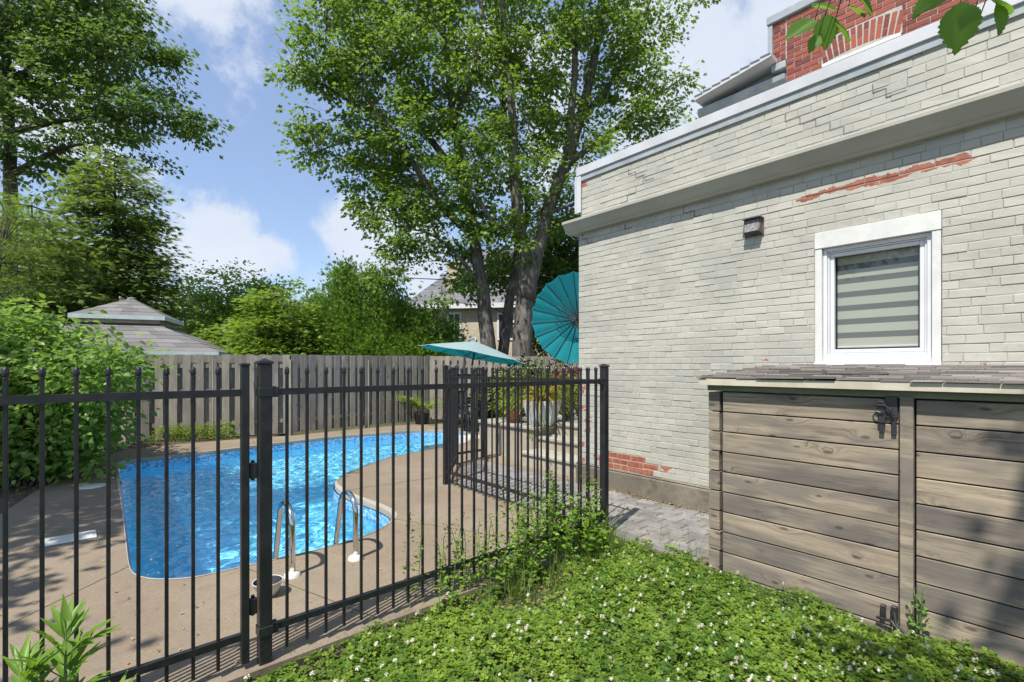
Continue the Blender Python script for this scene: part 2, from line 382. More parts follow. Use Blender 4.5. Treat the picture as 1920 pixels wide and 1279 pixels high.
M = {}
M['paint'] = m_painted()
M['mortar'] = m_mortar('painted_mortar', (.40,.385,.33))
M['red_mortar'] = m_mortar('old_mortar', (.42,.40,.36))
M['white'] = m_generic('white_vinyl', (.60,.61,.62), (.66,.67,.68), 3, .35, .05)
M['white_old'] = m_generic('white_trim', (.56,.56,.53), (.64,.64,.61), 5, .55, .2, .002)
M['flashing'] = m_generic('white_flashing', (.46,.47,.49), (.54,.55,.57), 2, .4, .1, .003)
M['grey_metal'] = m_generic('grey_flashing', (.26,.29,.31), (.36,.39,.40), 3, .45, .1)
M['cornice'] = m_generic('beige_metal', (.37,.36,.31), (.43,.42,.37), 2, .5, .1)
M['black'] = m_generic('black_paint', (.012,.012,.014), (.022,.022,.026), 14, .36, .12, .001, fine=120)
def speck():
    m = M['black']; nt = m.node_tree; b = nt.nodes['Principled BSDF']; B = NB(nt); v = B.coords((1,1,.6))
    old = b.inputs['Base Color'].links[0].from_socket
    sp = B.rng(B.noise(v, 95, 3, .7), .735, .755); B.link(B.mix(B.math('MULTIPLY', sp, .6), old, (.25,.26,.25)), b.inputs['Base Color'])
speck()
M['steel'] = m_generic('stainless_steel', (.62,.62,.62), (.72,.72,.72), 6, .12, .02, metal=1)
M['plastic_white'] = m_generic('white_plastic', (.55,.55,.50), (.62,.61,.57), 8, .45, .05)
M['deck'] = m_concrete('deck_concrete', (.205,.163,.117), (.25,.203,.148), (.155,.125,.092))
M['coping'] = m_concrete('coping_stone', (.32,.30,.245), (.39,.37,.31), (.27,.25,.21), 150)
M['foundation'] = m_concrete('foundation_concrete', (.125,.11,.085), (.23,.205,.16), (.07,.06,.045), 120)
M['terrace'] = m_concrete('terrace_render', (.34,.30,.235), (.40,.36,.29), (.28,.24,.19), 260)
M['paver'] = m_generic('grey_pavers', (.165,.155,.148), (.235,.225,.218), 5, .85, .5, .004, fine=140, tintvar=.16)
M['sand'] = m_generic('joint_soil', (.085,.075,.04), (.15,.135,.07), 20, .95, .5, .01)
M['soil'] = m_generic('soil', (.05,.038,.025), (.11,.085,.055), 9, .95, .8, .03, fine=35)
M['shedwood'] = m_wood('weathered_cedar', [(.215,.178,.138), (.375,.318,.242), (.080,.067,.056), (.155,.138,.126)])
M['shedorange'] = m_wood('end_grain_cedar', [(.25,.15,.08), (.36,.24,.14), (.12,.075,.045), (.17,.13,.10)])
M['shedtrim'] = m_generic('green_stained_trim', (.13,.145,.095), (.20,.21,.15), 4, .8, .3, .002, coords=(.3,1,4))
M['fascia'] = m_generic('beige_fascia', (.42,.38,.29), (.52,.48,.38), 5, .7, .2)
M['fencewood'] = m_wood('weathered_fence_boards', [(.26,.235,.195), (.37,.335,.28), (.155,.14,.12), (.215,.20,.17)], axis='z')
M['shingle'] = m_shingle('asphalt_shingles', (.085,.075,.068), (.30,.27,.245))
M['roof_purple'] = m_shingle('mauve_shingles', (.125,.117,.117), (.20,.19,.188))
M['roof_grey'] = m_shingle('grey_shingles', (.11,.11,.125), (.19,.19,.205))
M['bark'] = m_bark('maple_bark', (.05,.042,.034), (.165,.145,.12))
M['bark_d'] = m_bark('dark_bark', (.03,.025,.02), (.09,.075,.06))
M['maple'] = m_leaf('maple_leaves', (0.065, 0.135, 0.022), (0.21, 0.33, 0.055), 0.45)
M['oak'] = m_leaf('oak_leaves', (.05,.105,.03), (.15,.25,.06), .45)
M['cedar'] = m_leaf('cedar_foliage', (.065,.125,.030), (.20,.285,.07), 0.45, .7)
M['hemlock'] = m_leaf('hemlock_foliage', (0.085, 0.165, 0.02), (0.25, 0.38, 0.06), 0.42, .6)
M['thuja'] = m_leaf('thuja_foliage', (.065,.14,.026), (.19,.33,.055), .42, .6)
M['midtree'] = m_leaf('tree_leaves', (.11,.20,.028), (.26,.40,.07), .5)
M['bush'] = m_leaf('lilac_leaves', (.08,.17,.035), (.27,.42,.10), .5, .38)
M['weed'] = m_leaf('weed_leaves', (.075,.165,.02), (.25,.40,.055), .45)
M['lime'] = m_leaf('lime_leaves', (.110,.190,.020), (.270,.360,.050), .40)
M['clover'] = m_leaf('clover_leaves', (.05,.125,.015), (.25,.36,.045), 0.42, .55)
M['grassblade'] = m_leaf('grass_blades', (.070,.130,.020), (.190,.260,.060), .35)
M['straw'] = m_leaf('dry_leaves', (.22,.13,.06), (.48,.36,.20), .2, .8)
M['redleaf'] = m_leaf('red_leaves', (.11,.03,.025), (.30,.10,.05), .3)
M['yellowleaf'] = m_leaf('striped_leaves', (.14,.15,.02), (.42,.34,.06), .35)
M['shadeleaf'] = m_leaf('shade_dark_leaves', (.012,.03,.010), (.035,.07,.02), .2)
M['flower'] = m_generic('clover_petals', (.50,.51,.36), (.70,.68,.56), 60, .8, .0)
M['stem'] = m_generic('green_stems', (.08,.14,.03), (.14,.20,.05), 20, .6, .0)
M['terracotta'] = m_generic('terracotta', (.38,.13,.06), (.50,.20,.10), 9, .8, .2)
M['potgrey'] = m_generic('grey_planter', (.48,.49,.52), (.60,.61,.64), 7, .6, .1)
M['stucco'] = m_generic('beige_stucco', (.40,.34,.25), (.48,.42,.32), 5, .9, .3)
M['dark'] = m_generic('dark_metal', (.018,.018,.02), (.035,.035,.04), 5, .4, .05)
M['soffit'] = m_generic('wood_soffit', (.30,.20,.14), (.40,.28,.20), 5, .8, .1)
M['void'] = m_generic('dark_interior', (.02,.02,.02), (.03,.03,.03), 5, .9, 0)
def m_cloth(name, c, back=None):
    m, nt, b = newmat(name); B = NB(nt); n = B.noise(B.coords(), 3, 3)
    B.link(B.mix(n, tuple(x*.92 for x in c), c), b.inputs['Base Color']); b.inputs['Roughness'].default_value = .8
    tr = B.n('ShaderNodeBsdfTranslucent'); tr.inputs[0].default_value = (*c, 1); mx = B.n('ShaderNodeMixShader'); mx.inputs[0].default_value = .5
    B.link(b.outputs[0], mx.inputs[1]); B.link(tr.outputs[0], mx.inputs[2]); B.link(mx.outputs[0], nt.nodes['Material Output'].inputs[0]); return m
M['teal'] = m_cloth('teal_canvas', (.015,.40,.46))
M['canopy'] = m_cloth('pale_canvas', (.50,.62,.62))
def m_redbrick():
    m, nt, b = newmat('red_brick'); B = NB(nt); v = B.coords(); t = B.attr()
    mid = B.noise(v, 14, 6, .7); col = B.mix(B.math('FRACT', B.math('MULTIPLY', t, 9.1)), (.15,.035,.026), (.33,.085,.05)); col = B.mix(B.rng(mid, .5, .75, 0, .5), col, (.16,.05,.045))
    B.link(col, b.inputs['Base Color']); b.inputs['Roughness'].default_value = .85; B.bump(mid, .5, .005, b); return m
M['redbrick'] = m_redbrick()
def m_glass():
    m, nt, b = newmat('window_glass'); B = NB(nt)
    g = B.n('ShaderNodeBsdfGlossy'); g.inputs['Roughness'].default_value = .02; tr = B.n('ShaderNodeBsdfTransparent'); tr.inputs[0].default_value = (.82,.86,.84,1)
    fr = B.n('ShaderNodeLayerWeight'); mx = B.n('ShaderNodeMixShader'); B.link(B.math('ADD', B.math('MULTIPLY', B.math('POWER', fr.outputs['Facing'], 4.0), .9), .06, True), mx.inputs[0])
    B.link(tr.outputs[0], mx.inputs[1]); B.link(g.outputs[0], mx.inputs[2]); B.link(mx.outputs[0], nt.nodes['Material Output'].inputs[0]); return m
M['glass'] = m_glass()
def m_blind():
    m, nt, b = newmat('striped_blind'); B = NB(nt); tc = B.n('ShaderNodeTexCoord'); sp = B.n('ShaderNodeSeparateXYZ'); B.link(tc.outputs['Object'], sp.inputs[0])
    f = B.math('FRACT', B.math('MULTIPLY', sp.outputs[2], 8.6)); k = B.math('SUBTRACT', B.rng(f, .38, .42), B.rng(f, .96, 1.0), True)
    col = B.mix(k, (.15,.15,.14), (.47,.455,.39)); B.link(col, b.inputs['Base Color']); b.inputs['Roughness'].default_value = .9; return m
M['blind'] = m_blind()
def m_tile():
    m, nt, b = newmat('blue_mosaic'); B = NB(nt); v = B.coords()
    c = B.voro(v, 38, out='Color'); bw = B.n('ShaderNodeRGBToBW'); B.link(c, bw.inputs[0]); col = B.mix(B.rng(bw.outputs[0], .2, .8), (.06,.27,.58), (.36,.62,.84))
    B.link(col, b.inputs['Base Color']); b.inputs['Roughness'].default_value = .3; return m
M['tile'] = m_tile()
def m_liner():
    m, nt, b = newmat('pool_liner'); B = NB(nt); v = B.coords()
    n = B.noise(v, 16, 5, .7, .8); n2 = B.noise(v, 60, 3, .7, .4)
    col = B.mix(B.rng(n, .35, .68), (.10,.60,.88), (.32,.76,.96)); col = B.mix(B.rng(n2, .56, .70, 0, .55), col, (.50,.88,.97))  # mottled liner print; the fine pale flecks imitate caustic speckle
    B.link(col, b.inputs['Base Color']); b.inputs['Roughness'].default_value = .6; return m
M['liner'] = m_liner()
def m_water():
    m, nt, b = newmat('pool_water'); B = NB(nt)
    b.inputs['Base Color'].default_value = (.86,.98,1,1); b.inputs['Roughness'].default_value = 0.0; b.inputs['IOR'].default_value = 1.33; b.inputs['Transmission Weight'].default_value = 1.0
    return m
M['water'] = m_water()
def m_lawn():
    m, nt, b = newmat('ground_cover'); B = NB(nt); v = B.coords()
    n = B.noise(v, 3, 5); col = B.mix(B.rng(n, .4, .65), (.055,.075,.02), (.10,.085,.05)); B.link(col, b.inputs['Base Color']); b.inputs['Roughness'].default_value = 1
    B.bump(B.noise(v, 40, 4), .8, .03, b); return m
M['lawn'] = m_lawn()

# ---------------------------------------------------------------- setting: ground, deck, pool
POOL_PX = [(221,868),(229,945),(238,1030),(243,1062),(252,1077),(270,1084),(300,1087),(350,1085),(400,1076),(460,1062),(560,1040),(640,1020),(700,999),(726,984),(735,972),(728,961),(705,949),(675,938),
           (648,927),(633,917),(628,908),(634,899),(655,886),(720,862),(780,848),(825,841),(858,835),(878,827),(880,818),(866,810),(840,807),(790,807),(740,810),(640,818),(520,831),(400,846),(300,857),(245,863)]
pool = [G(*p) for p in POOL_PX]
def smooth_closed(pts, k=4, keep=(0,)):
    out = []; n = len(pts)
    for i in range(n):
        p0, p1, p2, p3 = pts[i-1], pts[i], pts[(i+1) % n], pts[(i+2) % n]
        if i in keep: p0 = p1
        if (i+1) % n in keep: p3 = p2
        for j in range(k):
            t = j/k; out.append(.5*((2*p1)+(p2-p0)*t+(2*p0-5*p1+4*p2-p3)*t*t+(3*p1-p0-3*p2+p3)*t**3))
    return out
pool = smooth_closed(pool)
def offset(pts, d):
    n = len(pts); out = []
    for i in range(n):
        t = (pts[(i+1) % n]-pts[i-1]); t.z = 0; t.normalize(); out.append(pts[i]+Vector((t.y, -t.x, 0))*d)
    return out
def area(pts): return .5*sum(pts[i].x*pts[(i+1) % len(pts)].y-pts[(i+1) % len(pts)].x*pts[i].y for i in range(len(pts)))
if area(pool) < 0: pool.reverse()
def flat(name, outer, holes, z, m, thick=0.0, **kw):
    loops = [[Vector((p.x, p.y, 0)) for p in outer]]+[[Vector((p.x, p.y, 0)) for p in h] for h in holes]
    tri = tessellate_polygon(loops); allp = [p for l in loops for p in l]; b = MB()
    fs = []
    for t in tri:
        a, c, d = (allp[i] for i in t); cr = (c-a).cross(d-a).z
        if abs(cr) < 1e-9: continue
        fs.append(t if cr > 0 else t[::-1])
    b.add([(p.x, p.y, z) for p in allp], fs)
    if thick:
        n = len(outer); ccw = area(outer) > 0
        vs = [(p.x, p.y, z) for p in outer]+[(p.x, p.y, z-thick) for p in outer]
        b.add(vs, [((i, n+i, n+(i+1) % n, (i+1) % n) if ccw else ((i+1) % n, n+(i+1) % n, n+i, i)) for i in range(n)])
    o = b.build(name, m); return tag(o, **kw) if kw else o
hole = offset(pool, .25)
big = [Vector((-300,-60,0)), Vector((300,-60,0)), Vector((300,500,0)), Vector((-300,500,0))]
flat('ground', big, [hole], -.09, M['lawn'], kind='structure')
deck_out = [wq(1.0,1.28), wq(1.0,3.0), wq(1.0,5.0), wq(1.0,7.0), wq(0,9.0), Vector((-5.9,3.2,0)), G(0,965), G(60,925), G(130,887), G(200,853), G(247,840), G(300,835), G(440,823), G(543,817), G(640,807), G(800,793), G(1000,787),
            Vector((3.0,13,0)), wq(-.6,-1.6), wq(-.5,0), wq(1.0,0)]
flat('pool_deck', deck_out, [offset(pool, .0)], 0.0, M['deck'], .13, kind='structure')
# joints in the slab
j = MB()
def joint(a, b_, w=.008):
    a = a.copy(); b_ = b_.copy(); a.z = b_.z = .0015; j.bar(a, b_, w, .002)
joint(G(640,921), G(1000,868)); joint(G(0,1180), G(245,1060)); joint(G(455,1063), wq(.98,3.45)); joint(G(735,972), wq(.98,1.75)); joint(G(170,868), G(221,868))
joint(G(243,838), G(290,857)); joint(G(640,807), G(640,817)); joint(G(800,793), G(800,806)); joint(G(470,820), G(480,835))
tag(j.build('deck_joints', M['sand']), kind='structure')
b = WB()
for i in range(90):
    q0_ = 1.32+i*.063; b.box(1.002, 1.03+rnd.uniform(0,.05), q0_, q0_+.064, -.1, -.028-rnd.uniform(0,.035), bev=.006)
tag(b.build('soil_edge', M['soil'], None, loc=wq(0,0), rotz=ANG), kind='structure')
# mulch bed left
flat('mulch_bed', [Vector((-5.9,3.2,0)), Vector((-14,3,0)), Vector((-14,12,0)), G(247,832), G(247,840), G(200,853), G(130,887), G(60,925), G(0,965)], [], -.02, M['soil'], .06, kind='structure')
flat('planting_strip', [G(247,841), G(300,836), G(440,824), G(500,821), G(545,812), G(250,828)], [], .004, M['soil'], .03, kind='structure')

root = thing('swimming_pool', 'kidney shaped inground swimming pool with blue liner and mosaic band', 'swimming pool', G(450,920,-.15))
o0 = Vector(root.location)
n = len(pool)
b = MB(o0)                                    # coping lip
outp = offset(pool, .003)
outs = offset(pool, .085)
far = np.array([1.0 if (p.y*(b_-p).normalized().y+p.x*(b_-p).normalized().x) > .2 else 0.0 for b_, p in zip(outs, pool)])
for _ in range(14): far = (np.roll(far, 1)+far+np.roll(far, -1))/3
outp = [a.lerp(b_, float(w_)) for a, b_, w_ in zip(outp, outs, far)]
vs = [(p.x,p.y,.004) for p in outp]+[(p.x,p.y,.010) for p in pool]+[(p.x,p.y,-.045) for p in pool]
b.add(vs, [(i,(i+1)%n,n+(i+1)%n,n+i) for i in range(n)]+[(n+i,n+(i+1)%n,2*n+(i+1)%n,2*n+i) for i in range(n)])
b.build('coping', M['coping'], root)
def floor_z(p):
    s = (p.x-OX)*CA+(p.y-OY)*SA; q = -(-(p.x-OX)*SA+(p.y-OY)*CA)
    return -1.05-.7*min(1, max(0, (q-3.0)/3.5))
inn = offset(pool, -.02); b = MB(o0)
vs = [(p.x,p.y,-.045) for p in inn]+[(p.x,p.y,-.235) for p in inn]
b.add(vs, [(i,(i+1)%n,n+(i+1)%n,n+i) for i in range(n)]); b.build('tile_band', M['tile'], root)
b = MB(o0); ft = offset(pool, -.12); fl = offset(pool, -.3)
vs = [(p.x,p.y,-.235) for p in inn]+[(p.x,p.y,floor_z(p)+.12) for p in ft]+[(p.x,p.y,floor_z(p)) for p in fl]
b.add(vs, [(i,(i+1)%n,n+(i+1)%n,n+i) for i in range(n)]+[(n+i,n+(i+1)%n,2*n+(i+1)%n,2*n+i) for i in range(n)])
tri = tessellate_polygon([[Vector((p.x,p.y,0)) for p in fl]]); fs = []
for t in tri:
    a, c, d = (fl[i] for i in t); fs.append(tuple(t) if (c-a).cross(d-a).z > 0 else tuple(t)[::-1])
b.add([(p.x,p.y,floor_z(p)) for p in fl], fs)
b.build('liner', M['liner'], root)
wt = offset(pool, .03)
def water_sheet(h=.024):
    xs = [p.x for p in wt]; ys = [p.y for p in wt]; nx = int((max(xs)-min(xs))/h)+2; ny = int((max(ys)-min(ys))/h)+2
    X, Y = np.meshgrid(min(xs)+np.arange(nx)*h, min(ys)+np.arange(ny)*h)
    Zw = np.zeros_like(X)
    for k in range(26):
        lam = .06*1.06**k; a = rng.uniform(0, 2*np.pi); ph = rng.uniform(0, 6.3); kk = 2*np.pi/lam
        Zw += WAVE*lam**1.2*np.sin(kk*(X*np.cos(a)+Y*np.sin(a))+ph+1.3*np.sin(X*1.7+ph)+1.1*np.sin(Y*1.3+2*ph))
    cx = (X[:-1,:-1]+h/2).ravel(); cy = (Y[:-1,:-1]+h/2).ravel(); ins = np.zeros(len(cx), bool); n_ = len(wt)
    for k in range(n_):
        a, c_ = wt[k], wt[(k+1) % n_]
        if abs(a.y-c_.y) < 1e-9: continue
        hit = ((a.y > cy) != (c_.y > cy)) & (cx < (c_.x-a.x)*(cy-a.y)/(c_.y-a.y)+a.x); ins ^= hit
    idx = np.nonzero(ins)[0]; r_, c_ = idx//(nx-1), idx % (nx-1); v0 = r_*nx+c_
    Fq = np.stack([v0, v0+1, v0+nx+1, v0+nx], 1)
    used, inv = np.unique(Fq.ravel(), return_inverse=True); V = np.stack([X.ravel(), Y.ravel(), Zw.ravel()-.15], 1)[used]
    me = bpy.data.meshes.new('water'); me.from_pydata(V.tolist(), [], inv.reshape(-1, 4).tolist()); me.polygons.foreach_set('use_smooth', [True]*len(me.polygons)); me.materials.append(M['water']); me.update()
    o = bpy.data.objects.new('water', me); COL.objects.link(o); return tag(o, kind='structure')
WAVE = .0048
water = water_sheet()
water.cycles.is_caustics_caster = True
for o in root.children: o.cycles.is_caustics_receiver = True
sun_d.cycles.is_caustics_light = True
b = MB(o0)
# moulded steps at the shallow end
b = MB(o0)
c0 = G(884,819)
for k, (r, z) in enumerate(((.36,.03),(.75,-.19),(1.15,-.45))):
    vs = []; m_ = 20
    for zz in (z, z-.5):
        for i in range(m_): a = 2*math.pi*i/m_; vs.append((c0.x+.1+r*math.cos(a), c0.y-.1+r*.55*math.sin(a), zz))
    b.add(vs, [tuple(range(m_))]+[(i,m_+i,m_+(i+1)%m_,(i+1)%m_) for i in range(m_)])
b.build('pool_steps', M['plastic_white'], root)

# ladder
root = thing('pool_ladder', 'stainless steel pool ladder with two looped handrails and white flanges', 'pool ladder', G(608,1062))
o0 = Vector(root.location)
dirp = Vector((CA, SA, 0))*-1
for base in (G(548,1080), G(667,1048)):
    b = MB(o0); pts = []
    for z in (0, .12, .26, .36): pts.append(base+Vector((0,0,z)))
    cx = .15
    for k in range(1, 9):
        a = math.pi-k*(math.pi*.86)/8; pts.append(base+dirp*(cx+cx*math.cos(a))+Vector((0,0,.36+.13*math.sin(a))))
    last = pts[-1]
    for k in range(1, 5): pts.append(last+dirp*(.075*k)+Vector((0,0,-.27*k+ (0.02*k))))
    b.tube(pts, .021, 12); b.build('handrail', M['steel'], root, True)
    b = MB(o0); b.lathe(base, [(.001,.034),(.028,.034),(.052,.022),(.058,.0)], 20); b.build('flange', M['plastic_white'], root, True)
for z in (-.45, -.75, -1.0):
    b = MB(o0); p = G(548,1080)+dirp*.55; q_ = G(667,1048)+dirp*.55; p.z = q_.z = z; b.bar(p, q_, .08, .025)
    b.build('step', M['plastic_white'], root)

# skimmer lids and bowl
def disc(name, label, cat, c, prof, m, n=28, flat_rot=None):
    b = MB(c); b.lathe(c, prof, n); o = b.build(name, m, None, True); o.location = c; return tag(o, label, cat)
disc('deck_lid', 'round white plastic deck lid set in the concrete beside the pool', 'lid', G(172,912,.002), [(.001,.010),(.13,.010),(.145,.006),(.15,0)], M['plastic_white'])
b = MB(); b.box(-.17,.17,-.12,.12,0,.012,bev=.004); b.box(-.145,.145,-.095,.095,.010,.016,bev=.002)
o = b.build('skimmer_lid', M['plastic_white']); o.location = G(133,1010,.001); o.rotation_euler = (0,0,ANG+R(92)); tag(o, 'square white skimmer lid lying flat on the pool deck', 'lid')
c = G(502,1117); t = thing('bowl', 'small pale bowl with dark inside standing on the deck behind the gate post', 'bowl', c)
b = MB(c); b.lathe(c, [(.001,0),(.045,0),(.075,.05),(.088,.10),(.092,.10),(.090,.095)], 24); b.build('shell', M['plastic_white'], t, True)
b = MB(c); b.lathe(c, [(.086,.098),(.066,.05),(.038,.012),(.001,.012)], 24); b.build('inside', M['dark'], t, True)

# pavers: real blocks along the house
b = MB(); pv = rnd
def in_pavers(s, q):
    if q < .04 or q > 1.24+.0: return False
    return s < 1.78 and s > -3.2
ps, pq = .235, .155; row = 0; q = .03
WPv = WB()
while q < 1.28:
    s = -3.3-(row % 2)*ps/2
    while s < 1.8:
        w = ps
        a = max(s+.004, -3.3); e = min(s+w-.004, 1.80)
        lim = -.5
        if e-a > .05 and (q+pq < 1.33) and a > -2.6 and not (a < -1.55 and q+pq > 1.3-(-1.55-a)*.87):
            WPv.box(a+.003, e-.003, q+.007, q+pq-.007, -.03, .012+pv.uniform(-.002,.002), pv.random(), bev=.007)
        s += w
    q += pq; row += 1
tag(WPv.build('paver_path', M['paver'], None, loc=wq(0,0), rotz=ANG), kind='structure')
b = WB(); b.box(-1.62, 1.82, 0, 1.29, -.1, .004); b.box(-2.6,-1.62,0,.5,-.1,.004); tag(b.build('paver_bedding', M['sand'], None, loc=wq(0,0), rotz=ANG), kind='structure')

# ---------------------------------------------------------------- painted brick house
def brickwork(b, s0, s1, z0, z1, q, holes=(), L=.212, H=.0665, joint=.008, depth=.012, bare=None, header_rows=(), attr=None, jit=1.0, tilt=True):
    row = 0; z = z0
    while z < z1-.02:
        zt = min(z+H, z1); L_ = L
        s = s0-(row % 2)*L_/2-rnd.uniform(0,.02)
        while s < s1:
            ln = L_*rnd.choice((1,1,1,1,1,.93,1.05)) if row % 6 else L_*.52
            a = max(s, s0); e = min(s+ln, s1); s += ln
            if e-a < .03: continue
            segs = [(a, e)]
            for (h0, h1, g0, g1) in holes:
                if zt > g0+.012 and z < g1-.012:
                    ns = []
                    for (x0, x1) in segs:
                        if x1 <= h0 or x0 >= h1: ns.append((x0, x1)); continue
                        if x0 < h0: ns.append((x0, h0))
                        if x1 > h1: ns.append((h1, x1))
                    segs = ns
            for (x0, x1) in segs:
                if x1-x0 < .02: continue
                j_ = (.0055 if (bare and z < .5 and -.2 < (x0+x1)/2 < .6) else joint/2); r = lambda k=.0016: rnd.uniform(-k, k)*jit
                za, zb = z+j_, zt-j_
                f = q+rnd.uniform(-.0025,.0025)*jit; bb = .0032; sag = r(.0022)
                jx = j_*.55; o = [(x0+jx+r(), f-bb+r(.001), za+r()), (x1-jx+r(), f-bb+r(.001), za+r()+sag), (x1-jx+r(), f-bb+r(.001), zb+r()+sag), (x0+jx+r(), f-bb+r(.001), zb+r())]
                c_ = [Vector((sum(p[0] for p in o)/4, f, sum(p[2] for p in o)/4))]
                i_ = []
                for p, sx, sz in zip(o, (1,-1,-1,1), (1,1,-1,-1)): i_.append((p[0]+sx*bb, f+r(.0015), p[2]+sz*bb))
                bk = [(p[0], f-depth-bb, p[2]) for p in o]
                n0 = len(b.v)
                b.add(i_+o+bk, [(0,1,2,3)]+[(4+k,4+(k+1)%4,(k+1)%4,k) for k in range(4)]+[(8+k,8+(k+1)%4,4+(k+1)%4,4+k) for k in range(4)], rnd.random())
                if attr is not None:
                    v_ = bare((x0+x1)/2, (z+zt)/2) if bare else 0
                    attr.extend([v_]*(len(b.v)-n0))
        z += H; row += 1

WIN = (2.185, 3.02, 1.515, 2.665)
S0 = -.518
house = wthing('painted_brick_house', 'cream painted brick house wall with peeling patches, white window and beige cornice', 'house', 0, 0)
def bare(s, z):
    if .25 < z < .50 and -.20 < s < .78-.3*abs(z-.36)/.1: return (.95 if s < .62-.5*abs(z-.36) else .45) if rnd.random() < .92 else .2
    if z < .62 and s < -.30: return rnd.choice((0, .3, .42))
    if z < 1.3 and s < -.36: return rnd.choice((0, .0, .35, .5))
    if 1.45 < z < 1.58 and (1.6 < s < 2.19 or 3.0 < s < 3.5): return rnd.choice((0, .12, .30, .20))
    if 3.82 < z and s < -.40: return .5
    if 3.05 < z < 3.2: return rnd.choice((0, 0, .08))
    return rnd.choice((0,0,0,.05,.09,.13))
b = WB(); at = []
brickwork(b, S0, 6.0, .27, 3.26, 0.0, [WIN], bare=bare, attr=at, joint=.0055)
brickwork(b, S0+.04, 6.0, 3.31, 3.93, 0.0, [], bare=bare, attr=at, H=.070, joint=.0055)
w = b.build('wall', M['paint'], house)
a_ = w.data.attributes.new('bare', 'FLOAT', 'POINT'); a_.data.foreach_set('value', at)
b = WB()      # mortar bed behind the bricks (four sheets round the window) and the body of the house
s0w, s1w, z0w, z1w = WIN
for (x0, x1, z0, z1) in ((S0, s0w, .2, 3.28), (s1w, 6.0, .2, 3.28), (s0w, s1w, .2, z0w), (s0w, s1w, z1w, 3.28), (S0+.04, 6.0, 3.28, 3.93)):
    b.box(x0, x1, -.28, -.0042, z0, z1)
b.build('mortar', M['mortar'], house)
b = WB()      # return wall at the far corner and the flat roof
b.box(S0-.0, S0+.25, -6, -.285, .2, 3.9); b.box(S0+.25, 6, -6, -.285, 3.45, 3.6); b.box(5.8, 6.0, -6, -.285, 0, 3.6); b.box(S0+.25,5.8,-6,-5.8,0,3.6)
b.build('side_wall', M['mortar'], house)
b = WB(); b.box(-.56, 6.0, -.30, .022, -.15, .245, bev=.012); b.box(-.56, 6, -.30, .014, .245, .268, bev=.01); b.build('foundation', M['foundation'], house)
# cornice: moulded metal, profile extruded
b = WB()
prof = [(0,3.215),(.052,3.215),(.062,3.222),(.066,3.236),(.080,3.242),(.098,3.256),(.128,3.296),(.150,3.325),(.156,3.328),(.166,3.334),(.168,3.362),(.160,3.368),(.0,3.385)]
vs = [(-.66,q_,z_) for q_, z_ in prof]+[(6.0,q_,z_) for q_, z_ in prof]; k = len(prof)
b.add(vs, [(i,(i+1)%k,k+(i+1)%k,k+i) for i in range(k)]+[tuple(range(k))[::-1], tuple(range(k,2*k))])
b.box(-.66, -.52, -.35, -.002, 3.23, 3.33)
b.build('cornice', M['cornice'], house)
b = WB(); b.box(-.53, 6.0, -.30, .035, 3.955, 4.06, bev=.004); b.box(-.555,-.535,-.02,.036,3.48,3.955); b.box(-.535,-.46,.013,.03,3.48,3.95,bev=.003)
b.build('parapet_flashing', M['flashing'], house)
b = WB(); b.box(S0+.04, 6.0, .004, .018, 3.885, 3.955, bev=.002); b.box(-.62,-.56,-.3,-.06,3.93,4.13); b.build('flashing_strip', M['grey_metal'], house)
# stepped cracks
grime = m_generic('crack_grime', (.13,.12,.11), (.22,.21,.19), 30, .9, .2)
def crack(s, z, steps, sgn=1, H=.070):
    b = WB(); s_0 = s
    for i in range(steps):
        l = rnd.uniform(.08,.13)
        b.box(s-.004, s+.004, .0005, .0035, z-H, z, rnd.random()); z -= H
        b.box(min(s, s+sgn*l), max(s, s+sgn*l), .0005, .0035, z-.0035, z+.0035, rnd.random()); s += sgn*l
    b.build('joint_crack', grime, house)
crack(1.95, 3.80, 5); crack(.25, 3.83, 3, 1); crack(.45, 3.66, 3, -1); crack(2.6, 3.78, 2)
crack(-.45, 3.2, 2, 1, .066); crack(.95, 3.2, 2, 1, .066); crack(.2, 3.19, 1, 1, .066)
# window
win = bpy.data.objects.new('window', None); COL.objects.link(win); win.parent = house; win.location = (2.6, 0, 1.515)
def wp(): return WB(2.6, 0, 1.515)
b = wp(); b.box(s0w+.002, s1w-.002, -.05, .016, 2.52, z1w-.004, bev=.003); b.box(s0w+.004, s0w+.056, -.05, .010, z0w, 2.518, bev=.003); b.box(s1w-.056, s1w-.004, -.05, .010, z0w, 2.518, bev=.003)
b.build('casing', M['white_old'], win)
b = wp(); b.box(s0w+.0, s1w-.0, -.06, .030, z0w-.012, z0w+.022, bev=.003); b.box(s0w+.058, s1w-.058, -.05, .004, z0w+.024, z0w+.055, bev=.003); b.build('sill', M['white'], win)
fi0, fi1, fz0, fz1 = s0w+.058, s1w-.058, z0w+.057, 2.518
def ring(b, a0, a1, c0, c1, w_, q0, q1, bev=.003):
    b.box(a0, a0+w_, q0, q1, c0, c1, bev=bev); b.box(a1-w_, a1, q0, q1, c0, c1, bev=bev)
    b.box(a0+w_+.0005, a1-w_-.0005, q0, q1, c0, c0+w_, bev=bev); b.box(a0+w_+.0005, a1-w_-.0005, q0, q1, c1-w_, c1, bev=bev)
b = wp(); ring(b, fi0, fi1, fz0, fz1, .030, -.09, -.022); ring(b, fi0+.032, fi1-.032, fz0+.032, fz1-.032, .012, -.09, -.036, .002); b.build('frame', M['white'], win)
b = wp(); ring(b, fi0+.046, fi1-.046, fz0+.046, fz1-.046, .030, -.088, -.046); b.build('sash', M['white'], win)
gi0, gi1, gz0, gz1 = fi0+.077, fi1-.077, fz0+.077, fz1-.077
